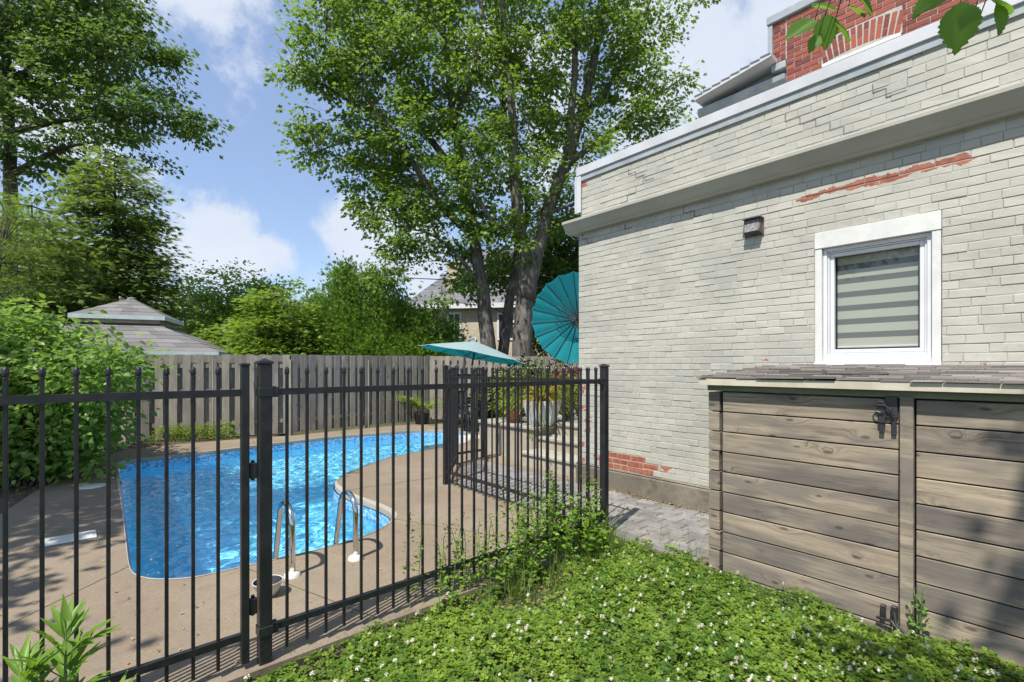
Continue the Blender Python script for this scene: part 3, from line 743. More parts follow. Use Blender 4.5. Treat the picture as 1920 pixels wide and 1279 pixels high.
b = wp(); b.add([(gi0-.004,-.07,gz0-.004),(gi1+.004,-.07,gz0-.004),(gi1+.004,-.07,gz1+.004),(gi0-.004,-.07,gz1+.004)], [(3,2,1,0)]); b.build('pane', M['glass'], win)
b = wp(); b.box(gi0+.004, gi1-.016, -.125, -.122, gz0+.03, gz1+.03); b.build('blind', M['blind'], win)
b = wp(); b.box(gi0+.004, gi1-.016, -.13, -.115, gz0+.012, gz0+.030, bev=.003); b.build('blind_rail', M['white'], win)
b = wp(); b.box(s0w-.1, s1w+.1, -.5, -.49, z0w-.1, z1w+.1); b.box(s0w-.1,s1w+.1,-.49,-.29,z1w+.0,z1w+.1); b.build('room_shade', M['void'], win)
# exhaust hood
hood = bpy.data.objects.new('vent_hood', None); COL.objects.link(hood); hood.parent = house; hood.location = (1.68, 0, 2.8)
b = WB(1.68, 0, 2.8)
a0, a1 = 1.605, 1.755
b.add([(a0,.004,2.895),(a1,.004,2.895),(a1,.052,2.895),(a0,.052,2.895),(a0,.004,2.745),(a1,.004,2.745),(a1,.085,2.765),(a0,.085,2.765)], [(0,3,2,1),(4,5,6,7),(3,7,6,2),(0,4,7,3),(1,2,6,5),(0,1,5,4)])
b.box(a0-.012, a1+.012, .001, .014, 2.74, 2.905, bev=.002); b.build('hood_shell', m_generic('grimy_metal', (.045,.038,.036), (.12,.10,.095), 16, .6, .4), hood)
b = WB(1.68, 0, 2.8)
b.add([(a0+.014,.056,2.885),(a1-.014,.056,2.885),(a1-.014,.089,2.772),(a0+.014,.089,2.772),(a0+.014,.050,2.885),(a1-.014,.050,2.885),(a1-.014,.080,2.772),(a0+.014,.080,2.772)], [(3,2,1,0),(0,1,5,4),(1,2,6,5),(2,3,7,6),(3,0,4,7),(4,5,6,7)])
b.box(a0-.01, a1+.01, .014, .094, 2.897, 2.905, bev=.001)
b.build('flap', m_generic('mottled_metal', (.10,.095,.10), (.26,.245,.25), 40, .6, .3), hood)

# ---------------------------------------------------------------- red brick house behind
rh = wthing('red_brick_house', 'red brick upper storey with arched window head and grey flashing behind the parapet', 'house', 0, -3)
Q = -3.0
b = WB(0, Q)
s_e = .905
brickwork(b, s_e, 6.0, 4.6, 6.66, Q, [(1.37, 2.25, 4.3, 6.06)], L=.215, H=.075, jit=.7, joint=.012)
brickwork(b, .72, s_e-.01, 6.06, 6.66, Q, [], L=.215, H=.075, jit=.7, joint=.012)
b.build('wall', M['redbrick'], rh)
b = WB(0, Q); b.box(.72, 6, Q-.4, Q-.007, 6.06, 6.66); b.box(s_e, 1.37, Q-.4, Q-.007, 3.6, 6.06); b.box(2.25, 6, Q-.4, Q-.007, 3.6, 6.06)
b.build('mortar', M['red_mortar'], rh)
# segmental arch of upright bricks
b = WB(0, Q); nA = 13
for i in range(nA):
    f = (i+.5)/nA-.5; sx = 1.81+f*.86; rise = .05*(1-(2*f)**2); ang = f*.45; z0 = 5.755+rise
    for k, hh in enumerate((.09, .17)):
        zb = z0+(.0 if k == 0 else .10); zt = z0+(.09 if k == 0 else .27)
        if i % 2: zb = z0+(.0 if k == 0 else .18); zt = z0+(.17 if k == 0 else .27)
        ca, sa = math.cos(ang), math.sin(ang); w_ = .027
        pts = []
        for (dx, dz) in ((-w_, zb-z0), (w_, zb-z0), (w_, zt-z0), (-w_, zt-z0)): pts.append((sx+dx*ca+dz*sa, z0+dz*ca-dx*sa))
        b.add([(p[0], Q+.006, p[1]) for p in pts]+[(p[0], Q-.01, p[1]) for p in pts], [(0,1,2,3)]+[(4+m_,4+(m_+1)%4,(m_+1)%4,m_) for m_ in range(4)], rnd.random())
b.build('brick_arch', M['redbrick'], rh)
b = WB(0, Q); b.box(1.36, 2.26, Q-.005, Q+.003, 5.74, 6.07); b.build('arch_mortar', M['red_mortar'], rh)
b = WB(0, Q); b.box(1.37, 2.25, Q-.03, Q+.035, 5.69, 5.738, bev=.004); b.box(1.375, 1.44, Q-.06, Q-.0, 4.3, 5.685); b.box(2.18,2.245,Q-.06,Q-.0,4.3,5.685); b.box(1.445,2.175,Q-.07,Q-.01,5.61,5.685,bev=.004)
b.build('window_frame', M['white_old'], rh)
b = WB(0, Q); b.box(1.44,2.18,Q-.1,Q-.08,4.3,5.68); b.build('window_pane', M['dark'], rh)
b = WB(0, Q); b.box(.64, 6.0, Q-.45, Q+.04, 6.665, 6.79, bev=.01); b.box(.65, .715, Q-.4, Q+.02, 6.12, 6.66, bev=.004); b.build('roof_flashing', M['grey_metal'], rh)
# lower eave with gutter, left of the brick
b = WB(0, Q)
def poly_ext(b, pts, q0, q1):
    k = len(pts); b.add([(p[0], q0, p[1]) for p in pts]+[(p[0], q1, p[1]) for p in pts], [tuple(range(k)), tuple(range(k,2*k))[::-1]]+[((i+1)%k, i, k+i, k+(i+1)%k) for i in range(k)])
poly_ext(b, [(-.42,5.90),(-.42,5.955),(.78,6.115),(.78,6.06)], Q+.24, Q-3); b.build('eave_roof', M['flashing'], rh)
b = WB(0, Q)
for i in range(8): t0 = i/8; z_ = 5.958+.16*t0; b.box(-.41+1.19*t0, -.41+1.19*(t0+.118), Q-.5, Q+.25, z_, z_+.018)
b.build('eave_shingles', M['roof_grey'], rh)
b = WB(0, Q); poly_ext(b, [(-.30,5.80),(.9,5.80),(.9,6.05),(.70,6.04),(-.30,5.89)], Q-.15, Q-2.9); b.build('gable', M['grey_metal'], rh)  # grey on the beige gable puts the eave shade into its colour
b = WB(0, Q)
k = 6; prof = [(Q-.14,5.70),(Q+.0,5.70),(Q+.05,5.76),(Q+.06,5.83),(Q-.02,5.84),(Q-.14,5.82)]
b.add([(-.46,q_,z_) for q_, z_ in prof]+[(.90,q_,z_) for q_, z_ in prof], [(i,(i+1)%k,k+(i+1)%k,k+i) for i in range(k)]+[tuple(range(k))[::-1], tuple(range(k,2*k))])
b.box(.70,.9,Q-.1,Q+.03,5.93,6.04,bev=.01)
b.build('gutter', M['grey_metal'], rh)
b = WB(0, Q); b.box(-.42, .90, Q-2.8, Q-.15, 5.66, 5.70); b.build('soffit', M['soffit'], rh)
b = WB(0, Q)
for s_ in (0.05,.5): b.box(s_,s_+.06,Q-.2,Q-.16,5.3,5.66)
b.box(.0,.9,Q-.6,Q-.55,3.6,5.66)
b.build('eave_post', M['soffit'], rh)

# ---------------------------------------------------------------- shed
SQ = 1.22
shed = wthing('storage_shed', 'low weathered cedar storage shed with shingled lean-to roof under the white window', 'shed', 2.6, SQ)
def sb(): return WB(2.6, SQ)
Z = [-.17+.1485*i for i in range(11)]
def boards(b, s0, s1, q0, q1, jag=0.0, zs=None):
    for i in range(len(Z)-1):
        z0, z1 = Z[i], Z[i+1]
        if z0 > 1.30: continue
        z1 = min(z1, 1.315)
        b.box(s0+rnd.uniform(0,jag), s1, q0, q1+rnd.uniform(-.003,.003), z0+.004, z1-.004, rnd.random(), bev=.003)
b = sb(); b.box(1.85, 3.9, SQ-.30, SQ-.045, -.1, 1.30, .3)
b.build('shade_backing', M['void'], shed)  # near-black block stands in for the shade behind the plank gaps
door = bpy.data.objects.new('door', None); COL.objects.link(door); door.parent = shed; door.location = (-.15, 0, 0)
b = WB(2.45, SQ); boards(b, 1.948, 2.985, SQ-.028, SQ, .004); b.build('planks', M['shedwood'], door)
# latch
b = WB(2.45, SQ)
def ringtube(b, s, q, z, r, t, a0=0, a1=2*math.pi, n_=14, plane='sz'):
    pts = []
    for i in range(n_+1):
        a = a0+(a1-a0)*i/n_
        pts.append((s+r*math.cos(a), q, z+r*math.sin(a)) if plane == 'sz' else (s+r*math.cos(a), q+r*math.sin(a), z))
    b.tube(pts, t, 7)
b.box(2.925,2.985,SQ+.001,SQ+.016,1.20,1.33,bev=.003); b.box(2.895,2.93,SQ+.012,SQ+.03,1.17,1.285,bev=.003)
b.box(2.90,2.925,SQ+.014,SQ+.022,1.11,1.18,bev=.006); b.box(2.955,2.98,SQ+.006,SQ+.014,1.10,1.2,bev=.006)
ringtube(b, 2.91, SQ+.04, 1.265, .032, .0045, R(60), R(300)); b.tube([(2.89,SQ+.035,1.275),(2.93,SQ+.04,1.275),(2.955,SQ+.035,1.25),(2.965,SQ+.02,1.20)], .006, 7)
b.build('latch', M['dark'], door)
b = WB(2.45, SQ); b.box(2.905,2.93,SQ+.001,SQ+.03,.03,.10,bev=.004); b.box(2.955,2.985,SQ+.001,SQ+.03,.02,.11,bev=.004); b.tube([(2.89,SQ+.03,.02),(2.96,SQ+.045,.03),(3.02,SQ+.06,-.03)], .009, 7); b.tube([(2.97,SQ+.03,.08),(2.985,SQ+.05,.02),(3.03,SQ+.06,-.01)], .007, 7)
b.build('bolt', M['dark'], door)
d2 = bpy.data.objects.new('door', None); COL.objects.link(d2); d2.parent = shed; d2.location = (1.0, 0, 0)
b = WB(3.6, SQ); boards(b, 3.065, 4.25, SQ-.030, SQ-.006); b.build('planks', M['shedwood'], d2)
b = sb(); b.box(2.994, 3.056, SQ-.02, SQ+.020, -.05, 1.335, .37, bev=.004); b.build('centre_post', M['shedwood'], shed)
b = sb()
for i in range(len(Z)-1):
    if Z[i] < 1.3: b.box(1.842, 1.925+rnd.uniform(-.006,.006), SQ-.05, SQ-.001+rnd.uniform(-.003,.003), Z[i]+.004, min(Z[i+1],1.315)-.004, rnd.random(), bev=.003)
b.build('corner_blocks', M['shedwood'], shed)
b = sb(); 
for i in range(len(Z)-1):
    if Z[i] < 1.3: b.box(1.845, 1.87, .03, SQ-.055, Z[i]+.004, min(Z[i+1],1.315)-.004, rnd.random(), bev=.003)
b.build('side_planks', M['shedwood'], shed)
b = sb(); b.box(4.23,4.25,.03,SQ-.035,-.1,1.3,.4); b.build('end_panel', M['shedwood'], shed)
b = sb(); b.box(1.838, 4.26, SQ-.04, SQ+.012, 1.322, 1.392, .6, bev=.003); b.build('header_board', M['shedtrim'], shed)
# roof
rf = bpy.data.objects.new('roof', None); COL.objects.link(rf); rf.parent = shed; rf.location = (0, 0, 0)
rz = lambda q_: 1.414+(1.30-q_)*(.092/1.28)
b = sb(); b.add([(1.80,1.295,1.366),(4.3,1.295,1.366),(4.3,1.295,1.412),(1.80,1.295,1.412),(1.80,.03,rz(.03)-.03),(4.3,.03,rz(.03)-.03),(4.3,.03,rz(.03)-.002),(1.80,.03,rz(.03)-.002)],
      [(0,1,2,3),(7,6,5,4),(0,4,5,1),(1,5,6,2),(2,6,7,3),(3,7,4,0)]); b.build('fascia', M['fascia'], rf)
b = sb(); nrow = 17; ex = 1.27/nrow
for r_ in range(nrow):
    qf = 1.304-r_*ex; qb = qf-ex*1.25; s = 1.785-rnd.uniform(0,.15)
    while s < 4.3:
        wd = rnd.choice((.14,.17,.22,.30)); a0 = max(s, 1.785+rnd.uniform(-.006,.012)); e = min(s+wd-.004, 4.3); s += wd
        if e-a0 < .03: continue
        lf = rnd.uniform(0,.004); th = .006+rnd.choice((0,.004,.009)); q0_ = qf+rnd.uniform(-.006,.008)
        zf = rz(q0_)+lf+.003+.004*math.sin(s*3.1)+.003*math.sin(s*7.7+r_); zb_ = rz(max(qb,.02))+.001
        b.add([(a0,q0_,zf),(e,q0_,zf+rnd.uniform(-.001,.002)),(e,q0_,zf+th),(a0,q0_,zf+th),(a0,max(qb,.02),zb_),(e,max(qb,.02),zb_),(e,max(qb,.02),zb_+.004),(a0,max(qb,.02),zb_+.004)],
              [(0,1,2,3),(7,6,5,4),(0,4,5,1),(1,5,6,2),(2,6,7,3),(3,7,4,0)], rnd.random())
b.build('shingles', M['shingle'], rf)

# ---------------------------------------------------------------- black metal fences
def finial_picket(p0, z0, z1, w=.0148):
    b = MB(); b.box(-w/2, w/2, -w/2, w/2, z0, z1-.045, bev=.002)
    b.lathe((0,0,z1-.05), [(.008,0),(.0095,.004),(.0085,.010),(.0115,.016),(.0125,.026),(.0105,.040),(.006,.049),(.001,.052)], 10)
    return b
pk_mesh = finial_picket(None, .035, 1.50).build('picket', M['black']).data
bpy.data.objects.remove(bpy.data.objects['picket'])
def picket(parent, x, y, name='picket'):
    o = bpy.data.objects.new(name, pk_mesh); COL.objects.link(o); o.parent = parent; o.location = (x, y, 0); return o
def post(parent, x, y, w=.064, top=1.515, z0=-.12, name='post'):
    b = MB(); b.box(-w/2, w/2, -w/2, w/2, z0, top, bev=.004); o = b.build(name, M['black'], parent); o.location = (x, y, 0)
    b = MB(); v = w/2+.005; b.box(-v, v, -v, v, top, top+.014, bev=.002)
    b.add([(-v+.004,-v+.004,top+.0145),(v-.004,-v+.004,top+.0145),(v-.004,v-.004,top+.0145),(-v+.004,v-.004,top+.0145),(0,0,top+.030)], [(0,1,4),(1,2,4),(2,3,4),(3,0,4)])
    c = b.build('post_cap', M['black'], o); return o
def rail(parent, p, q, z, w=.026, h=.034, name='rail'):
    b = MB(); b.bar((p[0],p[1],z), (q[0],q[1],z), w, h); return b.build(name, M['black'], parent)
FS = .944; TZ, BZ = 1.372, .165
# front panel (root at gate post; local x = s, local y = -q)
f = wthing('metal_fence', 'black metal picket fence panel between gate post and corner post, nearest the clover', 'fence', FS, 4.09)
L = 4.09-1.337
post(f, 0, 0, .060, 1.515); post(f, 0, L, .058, 1.50)
rail(f, (0,.045), (0,L-.032), TZ); rail(f, (0,.045), (0,L-.032), BZ)
for i in range(26): picket(f, 0, .108+.1014*i)
for y, z in ((.045,TZ),(.045,BZ),(L-.045,TZ),(L-.045,BZ)):
    b = MB(); b.box(-.024,.024,y-.016,y+.016,z-.026,z+.026,bev=.003); b.lathe((.0,y,z+.02),[(.008,0),(.008,.008),(.001,.010)],8); b.build('bracket', M['black'], f)
b = MB(); b.box(-.034,.034,-.034,.034,TZ-.024,TZ+.024,bev=.003); b.build('post_band', M['black'], f)
b = MB(); b.box(-.034,.034,-.034,.034,BZ-.024,BZ+.024,bev=.003); b.build('post_band', M['black'], f)
# gate
g = wthing('metal_gate', 'black metal picket gate hinged on the near post, closed across the deck', 'gate', FS, 4.16)
GL = .98
b = MB(); b.box(-.02,.02,-GL-.04,-GL,.07,1.50,bev=.003); b.build('stile', M['black'], g)
b = MB(); b.box(-.018,.018,-.038,-.002,.03,1.505,bev=.003); b.box(-.021,.021,-.041,.001,1.505,1.518,bev=.003); b.build('stile', M['black'], g)
rail(g, (0,-.04), (0,-GL), TZ); rail(g, (0,-.04), (0,-GL), BZ)
for i in range(9): picket(g, 0, -.135-.1014*i)
for z in (.98, .30):
    b = MB(); b.box(-.012,.012,.0,.034,z-.04,z+.04,bev=.003); b.tube([(-.010,.018,z-.05),(-.010,.018,z+.05)], .009, 8); b.build('hinge', M['black'], g)
gp = wthing('gate_post', 'black square metal post at far left closing the gate outside the frame', 'post', FS, 5.28)
post(gp, 0, 0, .064)
# parallel panel going away along the pavers
f2 = wthing('metal_fence', 'black metal picket fence panel running away from the corner post beside the grey pavers', 'fence', FS, 1.337)
L2 = FS+1.59
rail(f2, (-.032,0), (-L2+.03,0), TZ+.0); rail(f2, (-.032,0), (-L2+.03,0), BZ)
n2 = 24
for i in range(n2): picket(f2, -.10-(L2-.16)/n2*i, 0)
post(f2, -L2, 0, .054, 1.50)
# gate leaf to far post and short return panel
A_ = wq(-1.59, 1.337); B_ = Vector((-.85, 7.44, 0)); C_ = Vector((-.41, 7.84, 0))
def free_panel(name, label, cat, P, Q_, n_, with_post=True, z1=BZ, mid=True):
    d = Q_-P; L_ = d.length; t = thing(name, label, cat, P, math.atan2(d.y, d.x))
    rail(t, (.035,0), (L_-.035,0), TZ); rail(t, (.035,0), (L_-.035,0), z1)
    for i in range(n_): picket(t, .09+(L_-.17)*i/(n_-1), 0)
    if with_post: post(t, L_, 0, .054, 1.50)
    return t
free_panel('metal_gate', 'far black metal picket gate leaf between the two back posts by the pool', 'gate', A_, B_, 11)
t = free_panel('metal_fence', 'short black metal fence panel joining the far gate post to the terrace planter wall', 'fence', B_, C_, 5, False)
b = MB(); b.box(.5,.56,-.02,.02,.04,1.5,bev=.003); b.build('end_stile', M['black'], t)

# ---------------------------------------------------------------- wooden fence
wf = thing('wooden_fence', 'weathered grey wooden board fence bending round the back of the pool', 'fence', G(543,812))
o0 = Vector(wf.location)
def dirpts(a, b_): d = (b_-a); d.z = 0; return d.length, d.normalized()
path = [Vector((-14.5,6.6,0)), Vector((-7.6,9.5,0)), Vector((-4.93,10.72,0)), Vector((-2.3,13.5,0)), Vector((3.2,14.1,0))]
bb = MB(o0); bk = MB(o0); rl = MB(o0); posts = []
for si in range(4):
    a, c = path[si], path[si+1]; L_, d = dirpts(a, c); nn = Vector((d.y, -d.x, 0))
    top = [1.74, 1.735, 1.77, 1.80, 1.80]
    x = .02; k = 0
    sp = .232 if si < 2 else .20
    while x < L_-.05:
        for side, m_ in ((1, bb), (-1, bb)):
            off = nn*(.038 if side > 0 else -.038); xx = x+(0 if side > 0 else sp/2)
            if xx > L_-.03: continue
            w_ = .135+rnd.uniform(-.008,.006); p = a+d*(xx+w_/2)+off+nn*rnd.uniform(-.004,.004); hh = top[si]+(top[si+1]-top[si])*x/L_+rnd.uniform(-.012,.012)
            ln = rnd.uniform(-.006,.006)
            m_.bar(Vector((p.x,p.y,.04)), Vector((p.x+d.x*ln,p.y+d.y*ln,hh)), w_, .018, rnd.random(), up=tuple(nn))
        x += sp
    for z in (.32, 1.0, 1.52):
        p = a.copy(); q_ = c.copy(); p.z = q_.z = z; rl.bar(p, q_, .038, .085, rnd.random())
    posts.append(a)
    kk = int(L_/2.4)
    for i in range(1, kk+1): posts.append(a+d*(L_*i/(kk+1)))
bb.build('boards', M['fencewood'], wf); rl.build('rails', M['fencewood'], wf)
for p in posts:
    b = MB(p); b.box(p.x-.045, p.x+.045, p.y-.045, p.y+.045, -.05, 1.66, .4, bev=.004); o = b.build('post', M['fencewood'], wf); o.location = p-o0

# ---------------------------------------------------------------- terrace, planters, umbrellas
tr = thing('stone_terrace', 'raised beige stone terrace with three steps behind the corner of the house', 'terrace', wq(-1.84,-.5), ANG)
def tb(): return WB(-1.84, -.5)
b = tb(); b.box(-3.3, -1.86, -1.2, -.50, -.1, .50, bev=.006); b.build('planter_wall', M['terrace'], tr)
b = tb(); b.box(-3.36, -1.81, -1.2, -.46, .502, .55, bev=.008); b.build('wall_cap', M['coping'], tr)
b = tb()
for i in range(3): b.box(-1.855, -.525, -1.5-.6, -.20-.36*i, -.1 if i == 0 else .19*i-.008, .19*(i+1)-.02, bev=.004)
b.build('step_risers', M['terrace'], tr)
b = tb()
for i in range(3): b.box(-1.84, -.525, -.58-.36*i if i < 2 else -6, -.17-.36*i, .19*(i+1)-.018, .19*(i+1)+.03, bev=.008)
b.build('treads', M['coping'], tr)
b = tb(); b.box(-3.3, -1.86, -6.5, -1.21, -.1, .52); b.box(-1.85,-.53,-6.5,-2.12,-.1,.55); b.build('terrace_floor', M['coping'], tr)

# big faceted planter with a spiky plant
pc = wq(-2.02, -.82, .555)
pt = thing('faceted_planter', 'large pale grey faceted planter with tapering sides on the terrace wall', 'planter', pc)
b = MB(pc); b.lathe(pc, [(.001,.0),(.22,.0),(.31,.33),(.315,.40),(.29,.40),(.28,.35),(.001,.35)], 6); b.build('pot', M['potgrey'], pt)
sp = thing('spiky_plant', 'spiky dracaena with arching yellow striped leaves growing in the grey planter', 'plant', pc+Vector((0,0,.34)))
def blades(name, m, n_, L_, w_, rise, parent, spread=.05, kind='arch', seed=1, tl=0.5):
    r_ = random.Random(seed); b = MB()
    for i in range(n_):
        a = r_.uniform(0, 2*math.pi); l = L_*r_.uniform(.6,1.1); el = r_.uniform(*rise); p = Vector((r_.uniform(-spread,spread), r_.uniform(-spread,spread), 0))
        d = Vector((math.cos(a), math.sin(a), 0)); side = Vector((-d.y, d.x, 0)); pts = []; K = 6; tt = r_.random()
        for k in range(K+1):
            t_ = k/K; e = el-(1.5*t_ if kind == 'arch' else .15*t_)
            if k: p = p+(d*math.cos(e)+Vector((0,0,math.sin(e))))*(l/K)
            w = w_*(1-t_**1.6)*.5+.0008; pts.append((p-side*w, p+Vector((0,0,-.15*w)), p+side*w))
        vs = [v for row in pts for v in row]
        b.add(vs, [(3*k+j_, 3*k+j_+1, 3*k+j_+4, 3*k+j_+3) for k in range(K) for j_ in (0,1)], tt)
    return b.build(name, m, parent)
blades('leaves', M['lime'], 40, .80, .030, (R(62), R(88)), sp, kind='up', seed=3)
blades('arching_leaves', M['yellowleaf'], 150, .85, .026, (R(35), R(78)), sp, seed=4)
def small_plant(name, label, cat, base, blobs, ncl, per, spread, size, kind, m, stems=8, group=None, droop=.3, stem_r=.004, **kw):
    t = thing(name, label, cat, base, 0, group)
    bl = [(base[0]+x, base[1]+y, base[2]+z, a, b_, c_) for x, y, z, a, b_, c_ in blobs]
    o, C = crown('foliage', m, bl, ncl, per, spread, size, kind, t, base, droop=droop, **kw)
    b = MB(base)
    for i in range(stems):
        c = Vector(C[rng.integers(len(C))]); p0 = Vector(base)+Vector((rnd.uniform(-1,1)*.06, rnd.uniform(-1,1)*.06, -.02)); mid = p0.lerp(c, .5)+Vector((rnd.uniform(-.03,.03), rnd.uniform(-.03,.03), .05))
        b.tube([p0, mid, c], [stem_r*1.4, stem_r, stem_r*.5], 5, rnd.random())
    b.build('stems', M['stem'], t); return t
tp = wq(-2.62, -.72, .555)
tcp = thing('terracotta_pot', 'round terracotta flower pot beside the grey planter on the terrace wall', 'planter', tp)
b = MB(tp); b.lathe(tp, [(.001,0),(.10,0),(.15,.15),(.15,.16),(.17,.16),(.175,.205),(.15,.205),(.14,.17),(.001,.17)], 20); b.build('pot', M['terracotta'], tcp, True)
small_plant('potted_plant', 'leafy green and orange potted plant in the terracotta pot', 'plant', tp+Vector((0,0,.17)), [(0,0,.15,.18,.18,.14)], 22, 10, .06, .07, 'oval', M['lime'])
small_plant('trailing_plant', 'green vine trailing down over the terrace wall from the grey planter', 'plant', pc+Vector((-.12,-.25,.0)), [(0,0,-.15,.05,.03,.25),(.1,0,.05,.12,.04,.10)], 14, 7, .05, .045, 'oval', M['weed'])
wp1 = wq(-3.0,-.95,.555)
small_plant('leafy_shrub', 'light green leafy shrub on the terrace under the pale parasol', 'shrub', wp1, [(0,0,.55,.33,.3,.3),(.1,0,.8,.35,.25,.16),(-.1,0,.35,.25,.2,.2)], 70, 14, .10, .10, 'lance', M['lime'], 14)
rp = Vector((1.02, 8.9, .56))
small_plant('red_leaved_plant', 'dark red leaved plant beneath the tilted teal parasol', 'plant', rp, [(0,0,.75,.35,.3,.22),(-.2,0,.6,.25,.2,.2)], 70, 12, .10, .085, 'lance', M['redleaf'], 12)
small_plant('yellow_green_plant', 'yellow green bushy plant under the red leaved plant by the house corner', 'plant', Vector((1.0, 8.6, .56)), [(0,0,.42,.32,.22,.28)], 60, 12, .09, .07, 'oval', M['lime'], 12)
shrub_filler = small_plant('shade_filler_shrub', 'dark shrub added to stand in for the shaded wooden fence behind the terrace planter', 'shrub', Vector((.35,11.4,.0)), [(0,0,.9,.8,.35,.7),(.8,0,1.0,.7,.35,.6),(-.7,.2,.6,.5,.3,.5)], 150, 22, .16, .12, 'oval', M['shadeleaf'], 16, stem_r=.01)  # dark filler shrub added where the fence should lie in shade
# dark patio chairs
def chair(loc, rot, label):
    t = thing('patio_chair', label, 'chair', loc, rot, 'patio chairs on the terrace')
    b = MB(); b.box(-.24,.24,-.24,.24,.42,.45,bev=.008); b.build('seat', M['dark'], t)
    b = MB()
    for i in range(8): b.box(-.22+i*.06,-.20+i*.06,.22,.24,.46,.92)
    b.box(-.25,.25,.215,.245,.90,.94,bev=.005); b.build('backrest', M['dark'], t)
    for x in (-.22,.22):
        for y in (-.22,.22): b = MB(); b.box(x-.015,x+.015,y-.015,y+.015,0,.42); b.build('leg', M['dark'], t)
    for x in (-.24,.24): b = MB(); b.box(x-.02,x+.02,-.22,.23,.62,.645,bev=.005); b.box(x-.012,x+.012,-.22,-.196,.45,.62); b.build('armrest', M['dark'], t)
chair(Vector((.15,9.6,.56)), R(10), 'dark slatted patio chair just right of the spiky plant')
chair(Vector((1.25,9.9,.56)), R(-30), 'dark slatted patio chair nearest the house corner')
chair(Vector((-1.05,11.2,.0)), R(60), 'dark slatted patio chair at the wooden fence behind the far gate')

def parasol(name, label, center, R_, depth, nseg, tilt_axis, tilt, m_top, m_under, scal=.0):
    """canopy parts built round its own apex; returns the root"""
    t = thing(name, label, 'parasol', center)
    rot = Matrix.Rotation(tilt, 4, Vector(tilt_axis).normalized())
    def pt(r, a, z): return rot @ Vector((r*math.cos(a), r*math.sin(a), z))
    def canopy(z_off, rr):
        b = MB(); K = 5; sub = 4; vs = []; fs = []; nA = nseg*sub
        for k in range(K+1):
            for i in range(nA):
                a = 2*math.pi*i/nA; fr = (i % sub)/sub; e = 1-scal*math.sin(math.pi*fr)*(k/K); r = rr*k/K*e*(math.cos(math.pi/nseg)/math.cos((fr-.5)*2*math.pi/nseg) if sub > 1 else 1)
                sagz = -.012*math.sin(math.pi*fr)*(k/K)*1.2
                vs.append(pt(r+.001, a, -depth*(k/K)**1.12+z_off+sagz))
        for k in range(K):
            for i in range(nA): fs.append((k*nA+i, k*nA+(i+1)%nA, (k+1)*nA+(i+1)%nA, (k+1)*nA+i))
        b.add(vs, fs); return b
    canopy(0, R_).build('canopy', m_top, t, True)
    canopy(-.008, R_*.998).build('lining', m_under, t, True)
    for i in range(nseg):
        a = 2*math.pi*i/nseg; b = MB(); b.tube([pt(.02,a,-.02), pt(R_*.5,a,-depth*(.5**1.12)-.024), pt(R_*.985,a,-depth-.016)], .007, 5); b.build('rib', M['dark'], t)
        b = MB(); b.tube([pt(.03,a,-depth-.10), pt(R_*.5,a,-depth*(.5**1.12)-.03)], .006, 5); b.build('strut', M['dark'], t)
    b = MB(); b.tube([pt(0,0,.05), pt(0,0,-depth-.25)], .022, 8); b.build('hub', M['dark'], t)
    return t, rot
# teal tilted parasol, seen from below
cc = W(1084, 597, 10.6)
t, rot = parasol('teal_parasol', 'teal round parasol tilted on its side beside the house corner', cc, 1.02, .17, 20, (1, -.25, 0), R(-80), M['teal'], M['teal'], .03)
hubp = rot @ Vector((0,0,-.5)); b = MB(); b.tube([hubp, hubp+Vector((.15,-.05,-.4)), Vector((.35, -.1, .56-cc.z))], .024, 8); b.build('pole', M['dark'], t)
cc = W(893, 641, 11.6)
t, rot = parasol('pale_parasol', 'pale grey cantilever parasol with teal underside over the terrace', cc, 1.36, .33, 8, (-.29, .957, 0), R(10.5), M['canopy'], M['teal'])
b = MB(); arm = [Vector((0,0,.0)), Vector((-.02,.1,.10)), Vector((-.2,.5,.09)), Vector((-.35,.9,-.1)), Vector((-.42,1.3,-.6)), Vector((-.42,1.5,-1.3)), Vector((-.42,1.5,-cc.z))]
b.tube(arm, .03, 8); b.build('cantilever_arm', M['grey_metal'], t)
b = MB(); b.box(-.85,0.0,1.1,1.9,-cc.z,-cc.z+.1,bev=.02); b.build('base', M['dark'], t)

# ---------------------------------------------------------------- pavilion behind the fence
pvc = W(247, 688, 13.2); pvc.z = 0
pav = thing('garden_pavilion', 'square garden pavilion with two tier mauve shingled roof behind the wooden fence', 'pavilion', pvc, R(22))
def hip(b, half, half2, z0, z1, rows, m_=None, th=.012):
    for side in range(4):
        ca, sa = math.cos(side*math.pi/2), math.sin(side*math.pi/2)
        for r_ in range(rows):
            t0, t1 = r_/rows, (r_+1)/rows; h0, h1 = half+(half2-half)*t0, half+(half2-half)*t1; za, zb = z0+(z1-z0)*t0, z0+(z1-z0)*t1
            seg = max(1, int(h0*2/.32)); off = rnd.uniform(0,.5)
            for i in range(seg):
                u0, u1 = -1+2*i/seg, -1+2*(i+1)/seg
                v = [(u0*h0,-h0,za+th),(u1*h0,-h0,za+th),(u1*h1,-h1,zb+.001),(u0*h1,-h1,zb+.001),(u0*h0,-h0,za-.002),(u1*h0,-h0,za-.002)]
                b.add([(x*ca-y*sa, x*sa+y*ca, z) for x, y, z in v], [(0,1,2,3),(4,5,1,0)], rnd.random())
b = MB(); hip(b, 2.45, .80, 1.87, 2.62, 7); b.build('lower_roof', M['roof_purple'], pav)
b = MB(); hip(b, .99, .02, 2.82, 3.36, 5); b.lathe((0,0,3.32), [(.12,0),(.10,.06),(.001,.09)], 8); b.build('cupola_roof', M['roof_purple'], pav)
